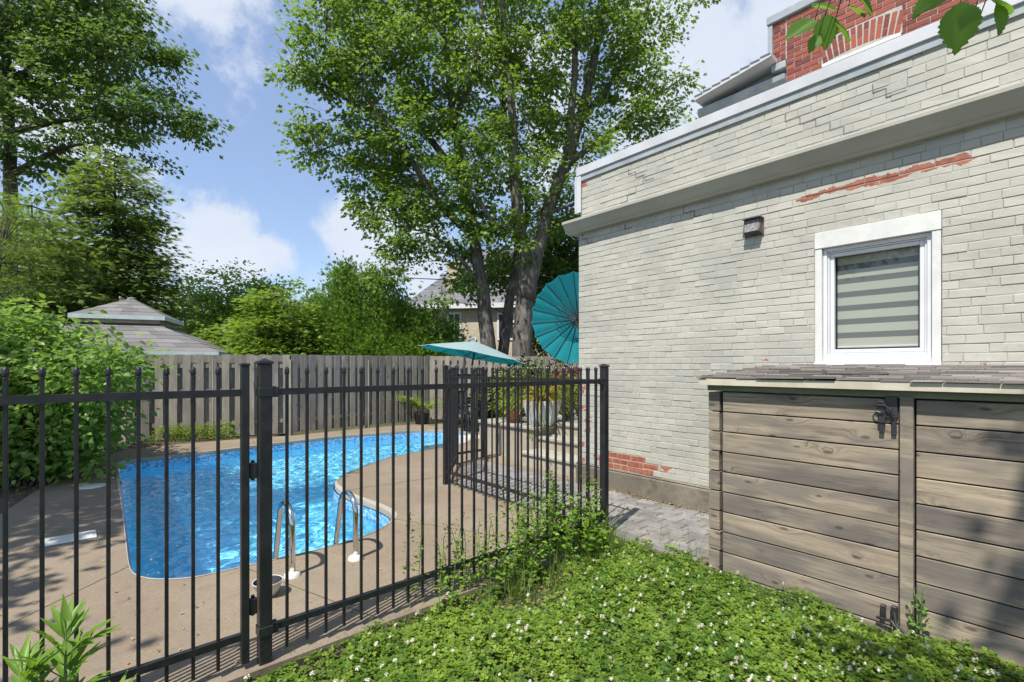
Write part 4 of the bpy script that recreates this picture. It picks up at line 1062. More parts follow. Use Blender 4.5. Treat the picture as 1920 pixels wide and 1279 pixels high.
def band(b, h, z0, z1, th=.02):
    b.box(-h,h,-h,-h+th,z0,z1); b.box(-h,h,h-th,h,z0,z1); b.box(-h,-h+th,-h+th,h-th,z0,z1); b.box(h-th,h,-h+th,h-th,z0,z1)
b = MB(); band(b, 1.0, 2.72, 2.828); band(b, 2.46, 1.79, 1.875); b.build('fascia', m_generic('pale_teal_fascia', (.36,.45,.44), (.44,.53,.52), 4, .6, .1), pav)
b = MB(); band(b, .84, 2.55, 2.82, .03); b.build('cupola_wall', M['fascia'], pav)
b = MB(); band(b, .86, 2.56, 2.63, .03); b.build('cupola_gap_band', M['dark'], pav)  # dark band stands in for the shaded gap below the cupola wall
for x in (-2.3,2.3):
    for y in (-2.3,2.3): b = MB(); b.box(x-.07,x+.07,y-.07,y+.07,0,1.8,bev=.01); b.build('post', M['white_old'], pav)

# ---------------------------------------------------------------- neighbour's house
def gable_house(name, label, cx, cy, rot, wx, wy, h, rh_, m_wall, m_roof, chim=None, wins=()):
    t = thing(name, label, 'house', (cx, cy, 0), rot)
    b = MB(); b.box(-wx/2,wx/2,-wy/2,wy/2,-.1,h); b.build('wall', m_wall, t)
    b = MB(); ov = .35; rows = 16; A = wx/2+ov; Bq = wy/2+ov; ins = Bq*.96
    for side in range(4):
        for r_ in range(rows):
            t0, t1 = r_/rows, (r_+1)/rows; z0, z1 = h-.15+rh_*t0, h-.15+rh_*t1
            def ring_(t_): return A-ins*t_, Bq*(1-t_)+.01
            (a0, b0), (a1, b1) = ring_(t0), ring_(t1)
            c0, c1, e0, e1 = {0: ((-a0,-b0),(a0,-b0),(-a1,-b1),(a1,-b1)), 1: ((a0,-b0),(a0,b0),(a1,-b1),(a1,b1)), 2: ((a0,b0),(-a0,b0),(a1,b1),(-a1,b1)), 3: ((-a0,b0),(-a0,-b0),(-a1,b1),(-a1,-b1))}[side]
            seg = max(1, int(math.hypot(c1[0]-c0[0], c1[1]-c0[1])/.5))
            for i in range(seg):
                u, w_ = i/seg, (i+1)/seg; L_ = lambda p, q_, k: (p[0]+(q_[0]-p[0])*k, p[1]+(q_[1]-p[1])*k)
                q0, q1, q2, q3 = L_(c0,c1,u), L_(c0,c1,w_), L_(e0,e1,w_), L_(e0,e1,u)
                b.add([(*q0,z0+.03),(*q1,z0+.03),(*q2,z1+.012),(*q3,z1+.012),(*q0,z0),(*q1,z0)], [(0,1,2,3),(4,5,1,0)], rnd.random())
    b.build('roof', m_roof, t)
    b = MB(); b.box(-A-.05,A+.05,-Bq-.06,-Bq+.06,h-.38,h-.13); b.box(-A-.05,A+.05,Bq-.06,Bq+.06,h-.38,h-.13); b.box(-A-.06,-A+.06,-Bq+.061,Bq-.061,h-.38,h-.13); b.box(-A+.06,A-.0,-Bq+.061,Bq-.061,h-.2,h-.16)
    b.build('gutter', M['white'], t)
    if chim:
        b = MB(); b.box(chim[0]-.45,chim[0]+.45,chim[1]-.4,chim[1]+.4,h,chim[2],bev=.02); b.box(chim[0]-.5,chim[0]+.5,chim[1]-.45,chim[1]+.45,chim[2]+.002,chim[2]+.15,bev=.02); b.build('chimney', M['stucco'], t)
    for (x, z, w_, h_) in wins:
        fr = MB(); y = -wy/2-.002; k = .1
        fr.box(x-w_/2-k,x+w_/2+k,y-.05,y,z-k,z); fr.box(x-w_/2-k,x+w_/2+k,y-.05,y,z+h_,z+h_+k); fr.box(x-w_/2-k,x-w_/2,y-.05,y,z,z+h_); fr.box(x+w_/2,x+w_/2+k,y-.05,y,z,z+h_); fr.box(x-.03,x+.03,y-.04,y-.005,z,z+h_)
        o = fr.build('window', M['white'], t); pn = MB(); pn.box(x-w_/2,x-.031,y-.015,y-.004,z,z+h_); pn.box(x+.031,x+w_/2,y-.015,y-.004,z,z+h_); pn.build('pane', M['dark'], o)
    return t
D = 24.0
gable_house('neighbour_house', 'beige stucco neighbour house with steep grey roof and chimney behind the big tree',  .3, 28.5, R(-9), 10.6, 6.5, 4.95, 3.7, M['stucco'], M['roof_grey'], (-3.05,-2.3,7.1),
            [(-2.9,3.15,.6,1.15),(-.1,3.0,.75,1.25),(3,3.0,.75,1.25)])
b = MB(); 
gable_house('dark_roof_house', 'distant house whose dark roof peaks above the thuja hedge', -6.6, 40, R(8), 6, 5, 4.3, 2.0, M['stucco'], M['roof_grey'])

# ---------------------------------------------------------------- trees
def limb(b, pts, r0, r1, n_=9, wob=.0, nsub=4):
    P = [Vector(p) for p in pts]; out = []
    m_ = len(P)
    for i in range(m_-1):
        p0 = P[max(i-1,0)]; p1 = P[i]; p2 = P[i+1]; p3 = P[min(i+2,m_-1)]
        for j_ in range(nsub):
            t_ = j_/nsub; v = .5*((2*p1)+(p2-p0)*t_+(2*p0-5*p1+4*p2-p3)*t_*t_+(3*p1-p0-3*p2+p3)*t_**3); out.append(v+Vector((rnd.gauss(0,wob), rnd.gauss(0,wob), 0)))
    out.append(P[-1]); k = len(out)
    b.tube(out, [r0+(r1-r0)*(i/(k-1))**.8 for i in range(k)], n_, rnd.random()); return out
def twigs(b, nodes, C, frac, r, bend=.15, maxlen=4.0):
    Np = np.array([tuple(p) for p in nodes])
    for c in C:
        if rnd.random() > frac: continue
        d = np.linalg.norm(Np-c, axis=1); d = d+np.where(Np[:,2] > c[2]+.1, 1.2, 0)*1.0; i = int(d.argmin()); p = Vector(Np[i]); q_ = Vector(c); l = (q_-p).length
        if l > maxlen or l < .1: continue
        m1 = p.lerp(q_, .35)+Vector((rnd.gauss(0,bend*l*.3), rnd.gauss(0,bend*l*.3), bend*l*.5)); m2 = p.lerp(q_, .7)+Vector((rnd.gauss(0,bend*l*.3), rnd.gauss(0,bend*l*.3), bend*l*.45))
        rr = r*(.5+l*.35); b.tube([p, m1, m2, q_], [rr, rr*.75, rr*.5, rr*.2], 5, rnd.random(), caps=False)
def Bp(px, py, r, d, ry=None, rz=None): p = W(px, py, d); k = d/F; return (p.x, p.y, p.z, r*k, (ry if ry else r)*k, (rz if rz else r)*k)

# big maple
D = 15.2
mp = thing('maple_tree', 'tall multi stemmed maple tree behind the wooden fence', 'tree', W(960,668,D)*1)
mp.location.z = -.09; o0 = Vector(mp.location)
b = MB(o0); nodes = []
def LM(pts, r0, r1, nn_=10):
    out = limb(b, [W(x, y, d) for x, y, d in pts], r0, r1, nn_, .012); nodes.extend(out[len(out)//4:])
LM([(922,790,15.1),(915,650,15.1),(903,540,15.1),(888,440,15.2),(870,340,15.3),(850,220,15.3),(835,80,15.3),(825,-60,15.3)], .29, .06)
LM([(938,790,15.7),(944,660,15.7),(952,590,15.7),(963,520,15.7),(975,450,15.7),(990,380,15.8),(960,300,16.1),(940,150,16.4),(930,-60,16.5)], .21, .06)
LM([(975,790,14.9),(980,650,14.9),(983,560,14.9),(985,500,14.9),(972,420,14.8),(965,330,14.7),(960,200,14.6),(945,60,14.5),(940,-80,14.4)], .37, .06, 12)
LM([(985,560,14.9),(1003,480,14.9),(1025,400,15.0),(1060,310,15.1),(1085,230,15.2),(1110,130,15.3),(1130,30,15.4),(1150,-80,15.4)], .30, .08)
LM([(1062,310,15.1),(1072,200,15.0),(1078,80,14.9),(1065,-60,14.9)], .16, .06)
LM([(888,440,15.2),(840,400,14.8),(790,330,14.5),(730,240,14.3),(670,160,14.2),(610,90,14.2)], .15, .03)
LM([(903,540,15.1),(860,480,14.8),(810,440,14.6),(770,430,14.5)], .09, .02)
LM([(870,340,15.3),(800,250,15.5),(740,120,15.6),(700,0,15.6)], .14, .04)
LM([(835,250,15.3),(880,160,14.5),(900,60,14.2),(905,-40,14.2)], .12, .04)
LM([(985,440,14.8),(930,420,14.3),(900,380,14.0),(860,330,13.8)], .10, .03)
LM([(1060,310,15.1),(1130,260,15.0),(1200,200,15.1),(1290,140,15.2)], .12, .02)
LM([(1085,230,15.2),(1150,150,15.6),(1200,60,15.7),(1230,-40,15.8)], .12, .03)
LM([(850,300,15.2),(760,290,15.0),(680,260,14.9),(580,290,14.9)], .10, .02)
LM([(740,250,14.4),(640,180,14.3),(560,130,14.2)], .06, .015)
LM([(1025,400,15.0),(1080,380,14.6),(1130,350,14.4)], .07, .02)
for pts in ([(560,130),(540,90),(515,60)], [(560,130),(530,110),(520,95)], [(600,290),(575,230),(570,200),(600,210)]):
    limb(b, [W(x,y,14.2) for x, y in pts], .02, .006, 5)
bl = [Bp(640,90,95,14.4), Bp(600,120,60,14.2), Bp(550,150,40,14.2,rz=25), Bp(720,150,120,14.6), Bp(640,230,80,14.8), Bp(590,275,42,14.8,rz=22), Bp(700,300,85,14.8), Bp(740,370,75,14.8), Bp(690,400,28,14.8,rz=18), Bp(820,120,120,14.8),
      Bp(800,290,120,14.6), Bp(850,400,90,14.6), Bp(930,180,130,14.8), Bp(930,330,100,14.4), Bp(960,440,55,14.3), Bp(1040,80,110,15), Bp(1130,60,95,15.2), Bp(1180,160,90,15.2), Bp(1190,250,70,15.2), Bp(1250,150,50,15.2,rz=26), Bp(1130,330,65,15), Bp(1210,40,65,15.5), Bp(1150,420,60,15.5),
      Bp(1060,260,80,15.8), Bp(1040,390,50,15.4), Bp(1060,560,40,16.5), Bp(935,510,26,15.8), Bp(860,530,24,14.8), Bp(760,470,38,14.6,rz=26), Bp(735,500,22,14.5,rz=36), Bp(790,440,40,14.6), Bp(830,560,30,14.8), Bp(700,-60,150,14.8), Bp(880,-90,170,15), Bp(1060,-80,150,15.2), Bp(1310,5,22,14.8), Bp(640,-20,70,14.6), Bp(720,520,30,14.5,rz=30), Bp(775,455,44,14.6,rz=34), Bp(700,470,22,14.6,rz=18)]
_, C = crown('crown', M['maple'], bl, 1160, 64, .27, .128, 'lobed', mp, o0, flat=.45, droop=.45, shell=.25, rand=.55)
twigs(b, nodes, C, .5, .016, .12)
b.build('trunk', M['bark'], mp, True)

def broadleaf(name, label, trunk_pts, r0, r1, blobs, ncl, per, spread, size, kind, m, mb, group=None, extra=(), tw=.5, twr=.015, **kw):
    base = Vector(trunk_pts[0]); t = thing(name, label, 'tree', base, 0, group); b = MB(base); nodes = limb(b, trunk_pts, r0, r1, 10, .01)
    for e in extra: nodes += limb(b, e, r1*1.6, .02, 7, .01)
    _, C = crown('crown', m, blobs, ncl, per, spread, size, kind, t, base, **kw)
    twigs(b, nodes[len(nodes)//5:], C, tw, twr, .1, 5.0); b.build('trunk', mb, t, True); return t
# dark oak top left
def at(px, d, z=-.09): p = W(px, 0, d); p.z = z; return p
broadleaf('oak_tree', 'tall dark green oak with long side branches at the upper left', [at(15,20), W(15,560,20.0), W(20,400,20.0), W(18,250,20.0), W(12,80,20.0), W(5,-120,20.0)], .36, .10,
          [Bp(40,40,130,20.0), Bp(170,60,100,19.6), Bp(235,120,80,19.5,rz=50), Bp(290,90,40,19.5,rz=22), Bp(120,190,120,19.8,rz=70), Bp(250,210,80,19.5,rz=36), Bp(330,220,60,19.4,rz=20), Bp(375,228,34,19.4,rz=10), Bp(60,290,100,20.0,rz=50), Bp(230,270,70,19.6,rz=22), Bp(-80,120,140,20.0), Bp(80,-100,150,20.0), Bp(200,20,60,19.6), Bp(300,175,45,19.5,rz=18)],
          620, 60, .37, .18, 'lobed', M['oak'], M['bark_d'], extra=[[W(18,250,20.0),W(120,225,19.7),W(250,215,19.5),W(390,225,19.4)],[W(20,330,20.0),W(110,280,19.8),W(230,260,19.6)],[W(12,150,20.0),W(130,110,19.8),W(260,110,19.5)],[W(12,60,20.0),W(110,10,19.8),W(200,10,19.6)]], flat=.3, droop=.5, shell=.2, rand=.5)
def conifer(name, label, base, height, rad, ntier, per, m, size, kind='spray', group=None, layered=True, flat=.18, droop=.35, shape=1.0, zlow=.05, mb=None, lean=0.0, up=1.0):
    base = Vector(base); t = thing(name, label, 'tree', base, 0, group); b = MB(base)
    limb(b, [base, base+Vector((lean*.5,0,height*.5)), base+Vector((lean,0,height*.97))], rad*.07+.04, .015, 7)
    Cs = []; Ds = []; 
    for i in range(ntier):
        f_ = zlow+(1-zlow)*(i+rnd.random())/ntier; z = height*f_; rr = rad*(1-f_)**shape*rnd.uniform(.72,1.12)+.05; nb = max(3, int(6+rr*4.5))
        for k in range(nb):
            a = rnd.uniform(0, 2*math.pi); L_ = rr*rnd.uniform(.75,1.1); tip = base+Vector((lean*f_+L_*math.cos(a), L_*math.sin(a), z-droop*L_*.35+(L_**2)*.03)); p0 = base+Vector((lean*f_,0,z+.05*rr))
            if rnd.random() < .7: b.tube([p0, p0.lerp(tip,.55)+Vector((0,0,.04*L_)), tip], [.02+.008*L_, .012, .004], 4, rnd.random(), caps=False)
            steps = max(1, int(L_/.28))
            for j_ in range(steps):
                u = 1-(j_/steps)*.75; Cs.append(tuple(p0.lerp(tip, u))); Ds.append((math.cos(a), math.sin(a), 0))
    C = np.array(Cs); Dd = np.array(Ds); n_ = len(C); idx = np.repeat(np.arange(n_), per); ct = rng.normal(0,.15,n_)
    sp_ = .17+.03*rad
    g_ = rng.normal(size=(len(idx),3))*np.array([1,1,flat])*sp_
    P = C[idx]+g_; T = Dd[idx]*.8+nrm(g_)*.8; T[:,2] -= droop*.6 if layered else -.9
    Nn = rng.normal(size=(len(idx),3))*.45; 
    if layered: Nn[:,2] += up
    else: Nn += Dd[idx]*1.0
    leaf_mesh('crown', m, P-np.array(base), T, Nn, size*rng.uniform(.7,1.3,len(idx)), np.clip(.5+ct[idx]+rng.normal(0,.15,len(idx)),0,1), kind, t)
    b.build('trunk', mb or M['bark_d'], t, True); return t
def at(px, d, z=-.09): p = W(px, 0, d); p.z = z; return p
conifer('cedar_tree', 'broad layered cedar behind the garden pavilion', at(215,16), 8.7, 2.9, 36, 9, M['cedar'], .22, shape=.5, zlow=.12, droop=.4, flat=.25)
conifer('cedar_tree', 'second cedar left of the broad layered cedar, mostly hidden by the lilac', at(60,13), 6.2, 2.3, 24, 9, M['cedar'], .19, shape=.5, zlow=.1, droop=.4, flat=.25)
broadleaf('pine_tree', 'soft light green feathery tree at the left edge above the lilac', [at(-15,9.5), W(-15,600,9.5), W(0,470,9.5)], .07, .03,
          [Bp(10,420,60,9.5), Bp(0,510,75,9.5), Bp(50,480,40,9.3), Bp(-60,400,90,9.6)], 190, 70, .13, .085, 'needle', M['hemlock'], M['bark_d'], flat=.7, droop=.1, rand=1, up=.2, shell=.2)
broadleaf('round_tree', 'round bright green tree between the pavilion and the hemlock', [at(440,25), at(440,25,2), at(445,25,3.5)], .25, .1,
          [Bp(440,570,75,25), Bp(500,570,65,25.5), Bp(380,600,60,24), Bp(350,620,50,23), Bp(440,640,90,24), Bp(545,600,50,26), Bp(340,560,30,24)], 360, 44, .42, .20, 'kite', M['midtree'], M['bark_d'], flat=.5, shell=.35)
conifer('hemlock_tree', 'bright yellow green hemlock with feathery boughs just behind the fence', at(520,14.5), 3.9, 2.0, 26, 13, M['hemlock'], .17, shape=.5, zlow=.12, droop=.15, flat=.25)
conifer('hemlock_tree', 'smaller hemlock filling the gap left of the bright yellow green one', at(420,15.5), 2.9, 1.5, 18, 12, M['hemlock'], .16, shape=.5, zlow=.12, droop=.15, flat=.25)
H_ = [(645,15.6,4.75,1.45,'tallest pointed thuja in the row behind the fence'), (697,15.4,4.5,1.3,'second pointed thuja just right of the tallest one'), (745,15.2,3.7,1.3,'bushy thuja third in the row behind the fence'),
      (595,16.0,3.9,1.3,'thuja between the bright hemlock and the tallest thuja'), (795,15.0,3.25,1.1,'low thuja left of the maple trunks'), (838,15.4,2.95,1.0,'lowest thuja right beside the maple trunks'), (765,16.2,3.3,1.1,'thuja half hidden at the back of the row')]
for px, d, h, r_, lb in H_:
    conifer('thuja_tree', lb, at(px,d), h, r_, int(h*9), 34, M['thuja'], .12, layered=False, shape=.85, zlow=.08, flat=.9, droop=0, group='thujas behind the wooden fence')
broadleaf('dark_tree', 'dark leafy tree in the shade between the maple and the house corner', [at(1080,19), at(1085,19,2.5), at(1080,19,5)], .2, .08,
          [Bp(935,500,36,17.5), Bp(1010,480,55,18), Bp(870,535,26,17), Bp(1030,560,45,18.5), Bp(1060,470,75,19), Bp(1090,560,85,19.5), Bp(1040,620,60,20), Bp(1120,420,60,19)], 330, 46, .33, .17, 'lobed', M['oak'], M['bark_d'], shell=.3)
broadleaf('distant_tree', 'small distant treetop showing beside the roof eave', [at(1330,26), at(1330,26,6), at(1325,26,12)], .25, .08, [Bp(1310,235,26,26), Bp(1345,260,34,26), Bp(1330,310,50,26)], 60, 44, .4, .2, 'kite', M['midtree'], M['bark_d'], shell=.2)
# trees outside the picture on the left, whose shade falls on the deck, and the near tree overhead
broadleaf('shade_tree', 'leafy tree beside the left edge of the deck shading the concrete', [Vector((-8.6,.4,-.1)), Vector((-8.3,.6,2.5)), Vector((-7.6,1.0,5)), Vector((-7.2,1.3,7))], .22, .06,
          [(-6.9,1.1,5.2,1.5,1.5,1.0), (-6.6,2.0,6.3,1.3,1.1,.9), (-6.0,.5,4.5,1.2,.9,.6), (-7.8,2.8,6.6,1.3,1.2,1.0), (-5.7,2.6,7.2,.8,.8,.5), (-5.4,-.6,4.6,1.0,.8,.5), (-4.7,-1.2,5.2,.8,.7,.4)], 230, 40, .26, .14, 'lobed', M['oak'], M['bark_d'], shell=.2)

def elm():
    base = Vector((2.3,-1.9,-.09)); t = thing('overhanging_tree', 'near tree whose toothed leaves hang into the top right corner', 'tree', base); b = MB(base)
    nodes = limb(b, [base, Vector((2.2,-1.7,2)), Vector((1.9,-1.0,3.4)), Vector((1.5,-.5,4.6)), Vector((1.2,-.9,6.0)), Vector((1.0,-1.1,7.1))], .14, .03, 9)
    for e in ([Vector((1.9,-1.0,3.4)),Vector((1.7,.2,3.5)),Vector((1.45,.9,3.15)),Vector((1.25,1.15,2.72)),Vector((1.2,1.28,2.5))],
              [Vector((1.7,.0,3.48)),Vector((1.3,.7,3.2)),Vector((.98,1.25,2.72)),Vector((.90,1.38,2.58))],
              [Vector((1.2,-.9,6.0)),Vector((.7,-1.3,6.6)),Vector((.3,-1.6,7.0))], [Vector((1.2,-.9,6.0)),Vector((1.5,-.8,6.8)),Vector((1.8,-.8,7.2))]):
        nodes += limb(b, e, .022, .003, 6, .004)
    blobs = [(.75,-1.0,6.9,.5,.45,.35), (.25,-1.6,7.0,.4,.35,.3), (1.2,-.9,7.1,.5,.4,.3), (1.5,-1.6,6.6,.5,.5,.3), (1.75,-.8,7.2,.5,.4,.3), (-.35,-1.5,6.9,.45,.35,.3), (.0,-1.9,7.1,.45,.4,.3)]
    C, Dd = sample_blobs(blobs, 92, .2); per = 14; idx = np.repeat(np.arange(len(C)), per)
    P = C[idx]+rng.normal(size=(len(idx),3))*np.array([.12,.12,.05]); T = rng.normal(size=(len(idx),3)); T[:,2] -= .6; Nn = rng.normal(size=(len(idx),3))*.4; Nn[:,2] += 1
    S = .10*rng.uniform(.7,1.2,len(idx)); tt = rng.uniform(.2,.8,len(idx))
    # the sprays hanging into view
    hang = [(1528,38,1.38,.085,-.9,-.5),(1548,28,1.40,.09,.1,-1),(1565,42,1.38,.07,.8,-.7),(1590,12,1.36,.06,.9,-.3),(1535,66,1.39,.05,-.4,-.8),(1570,20,1.41,.07,-.6,.3),(1608,-12,1.36,.07,.7,-.7),
            (1800,5,1.22,.115,.05,-1),(1850,-6,1.2,.085,.8,-.25),(1830,12,1.22,.06,-.4,-.7),(1775,-15,1.25,.09,-.7,-.5),(1868,8,1.2,.07,.3,-.9),(1838,30,1.22,.045,-.8,-.2)]
    PH = []; TH = []; NH = []; SH = []
    for px, py, d, s_, tx, tz in hang:
        p = W(px, py, d); PH.append(p); TH.append((tx, .15, tz)); NH.append((rnd.uniform(-.5,.5), -.75, rnd.uniform(.2,.7))); SH.append(s_)
        b.tube([p, p+Vector((.01,-.01,.05)), p+Vector((.04,-.06,.16))], [.0012,.0016,.0025], 5, .5)
    P = np.vstack([P, np.array([tuple(p) for p in PH])]); T = np.vstack([T, TH]); Nn = np.vstack([Nn, NH]); S = np.concatenate([S, SH]); tt = np.concatenate([tt, np.full(len(SH), .6)])
    leaf_mesh('crown', M['elm'], P-np.array(base), T, Nn, S, tt, 'toothed', t)
    twigs(b, nodes[6:], C, .9, .008, .1, 2.0); b.build('trunk', M['bark'], t, True)
_t0 = tmpl
def tmpl(kind):
    if kind != 'toothed': return _t0(kind)
    K = 9; R_ = []
    for i in range(K):
        y = (i+.6)/K; w = .36*math.sin(math.pi*min(1, y**.85))**.8+.01
        R_.append((w*.93, y-.02, .09*w/.36)); R_.append((w*1.05, y+.035, .09*w/.36))
    v = [(0,0,0)]+R_+[(0,1.04,-.10)]+[(-x, y, z) for x, y, z in reversed(R_)]
    n_ = len(v); h = len(R_)+1; return np.array(v, float), [tuple(range(0, h+1)), tuple([0]+list(range(h, n_)))]
M['elm'] = m_leaf('elm_leaves', (.06,.15,.02), (.14,.28,.035), .6, .42)
elm()

# ---------------------------------------------------------------- shrubs and weeds
def shrub(name, label, base, blobs, ncl, per, spread, size, kind, m, stems, sr, group=None, cat='shrub', **kw):
    base = Vector(base); t = thing(name, label, cat, base, 0, group); o, C = crown('foliage', m, blobs, ncl, per, spread, size, kind, t, base, **kw)
    b = MB(base)
    for i in range(stems):
        c = Vector(C[rng.integers(len(C))]); p0 = base+Vector((rnd.gauss(0,.12), rnd.gauss(0,.12), -.02)); b.tube([p0, p0.lerp(c,.4)+Vector((0,0,.15)), p0.lerp(c,.75)+Vector((0,0,.1)), c], [sr, sr*.7, sr*.5, sr*.2], 5, rnd.random())
    b.build('stems', M['bark_d'] if sr > .006 else M['stem'], t); return t
D = 6.6
shrub('lilac_bush', 'large glossy leaved lilac bush arching over the left end of the deck', G(55,905), [Bp(35,665,95,7.2), Bp(125,675,65,7.0,rz=44), Bp(200,668,36,6.8,rz=26), Bp(60,760,110,6.8), Bp(150,740,70,6.7), Bp(155,800,48,6.5,rz=40), Bp(200,720,30,6.6), Bp(10,850,90,6.3), Bp(80,830,70,6.5),
      Bp(-60,700,130,6.8), Bp(100,612,30,7.2,rz=20), Bp(225,640,24,6.7,rz=14), Bp(232,700,18,6.6,rz=24), Bp(185,860,16,6.4,rz=24)], 660, 22, .21, .104, 'oval', M['bush'], 40, .018, flat=.5, droop=.45, shell=.3)
shrub('lilac_bush', 'second lilac bush at the far left edge filling the bed', Vector((-8.6,6.6,-.02)), [(-8.9,6.8,1.2,1.1,1,1.2), (-8.0,7.4,1.0,.8,.7,1.0), (-9.4,6.0,1.6,1.2,1,1.3),(-7.6,8.2,.9,.5,.5,.8)], 260, 20, .18, .15, 'oval', M['bush'], 20, .018, flat=.5, droop=.45, shell=.3)
for i, (px, py, w_, lb) in enumerate(((318,829,.30,'lime green bushy plant at the fence, leftmost of the three'), (362,827,.36,'tallest lime green bushy plant at the fence, between the other two'), (412,824,.30,'pale lime green bushy plant at the fence, rightmost of the three'))):
    g_ = G(px, py); small_plant('border_plant', lb, 'plant', g_, [(0,.05,.14,w_,.16,.16),(0,.05,.26,w_*.7,.13,.10)], 70, 14, .05, .06, 'lance', M['lime'], 14, 'lime green plants along the wooden fence', up=.4)
fp = G(790,795); fn = thing('fern', 'arching pale green fern against the wooden fence near the far gate', 'plant', fp)
def fronds(parent, n_, L_, m, seed, base_z=0):
    r_ = random.Random(seed); P = []; T = []; Nn = []; S = []; tt = []; b = MB()
    for i in range(n_):
        a = r_.uniform(0, 2*math.pi); d = Vector((math.cos(a), math.sin(a), 0)); side = Vector((-d.y, d.x, 0)); p = Vector((0,0,base_z)); el = r_.uniform(R(50), R(82)); l = L_*r_.uniform(.7,1.1); K = 18; pts = [p.copy()]
        for k in range(K):
            e = el-1.75*(k/K); st = d*math.cos(e)+Vector((0,0,math.sin(e))); p = p+st*(l/K); pts.append(p.copy())
            if k > 2:
                for sg in (-1, 1): P.append(tuple(p)); T.append(tuple(side*sg+st*.7+Vector((0,0,-.3)))); Nn.append((0,0,1)); S.append(.19*(1-(k/K)**2)*r_.uniform(.8,1.1)); tt.append(r_.random())
        b.tube(pts[::2], .004, 4, .5)
    leaf_mesh('leaflets', m, np.array(P), np.array(T), np.array(Nn, float), np.array(S), np.array(tt), 'lance', parent); b.build('stems', M['stem'], parent)
fronds(fn, 20, 1.15, M['lime'], 5, .25)
b = MB(); b.lathe((0,0,0), [(.001,0),(.15,0),(.2,.28),(.21,.3),(.18,.3),(.001,.26)], 16); b.build('pot', M['dark'], fn, True)

# weeds along the metal fence
def weed(s, q, h, n_, label, seed, leaf=.045, m='weed', kind='oval', spread=.12):
    r_ = random.Random(seed); base = wq(s, q, -.06); t = thing('weed', label, 'weed', base, 0, 'weeds growing through the metal fence'); P = []; T = []; Nn = []; S = []; tt = []; b = MB()
    for i in range(n_):
        a = r_.uniform(0, 2*math.pi); d = Vector((math.cos(a), math.sin(a), 0)); p = Vector((r_.gauss(0,spread), r_.gauss(0,spread), 0)); hh = h*r_.uniform(.45,1.05); K = int(hh/.032)+2; pts = [p.copy()]; lean = r_.uniform(.1,.45)
        for k in range(K):
            p = p+(d*lean*(k/K)+Vector((r_.gauss(0,.08), r_.gauss(0,.08), 1))).normalized()*(hh/K); pts.append(p.copy())
            if k > K*.12:
                for sg in range(2):
                    aa = r_.uniform(0, 2*math.pi); f_ = 1-.55*(k/K); tw = Vector((math.cos(aa), math.sin(aa), r_.uniform(-.2,.6))); q0 = p+tw*r_.uniform(0,.03); P.append(tuple(q0)); T.append(tuple(tw)); Nn.append((r_.gauss(0,.4), r_.gauss(0,.4), 1)); S.append(leaf*f_*r_.uniform(.7,1.4)); tt.append(r_.uniform(.15,.95))
        b.tube(pts[::2]+[pts[-1]], .0022, 4, .5)
    leaf_mesh('leaves', M[m], np.array(P), np.array(T), np.array(Nn, float), np.array(S), np.array(tt), kind, t); b.build('stems', M['stem'], t)
for k_, (ds, q_, h_, n_, lf, lb) in enumerate((
    (-.06, 3.10, .60, 5, .04, 'thin stalked weed, furthest left of those at the fence'), (-.02, 2.86, .52, 8, .04, 'slim small leaved weed second from the left at the fence'),
    (.03, 2.62, .60, 10, .045, 'airy small leaved weed third from the left at the fence'), (.0, 2.38, .68, 11, .05, 'upright weed just left of the middle of the weed row'),
    (.03, 2.14, .70, 11, .05, 'bushy weed in the middle of the weed row'), (.0, 1.92, .80, 9, .055, 'tallest weed right of the middle of the weed row'),
    (.05, 1.74, .62, 6, .10, 'large leaved weed pushing through the pickets'), (-.04, 1.55, .66, 7, .045, 'slender weed just left of the corner post'),
    (.10, 2.5, .26, 12, .045, 'low weed at the foot of the pickets beside the bare soil patch'), (.12, 1.6, .30, 12, .05, 'low weed at the foot of the corner post'),
    (-.40, 1.75, .45, 7, .05, 'weed standing behind the pickets on the deck side'))):
    weed(FS+ds, q_, h_, n_, lb, k_+1, lf, 'weed', 'oval', .10)
# vine by the shed post
weed(3.085, SQ+.05, .36, 5, 'thin dark green vine climbing beside the shed centre post', 8, .03, 'thuja', 'oval', .012)
weed(1.70, 1.22, .16, 10, 'small dense green weed at the shed corner on the pavers', 9, .03, 'weed', 'needle', .04)

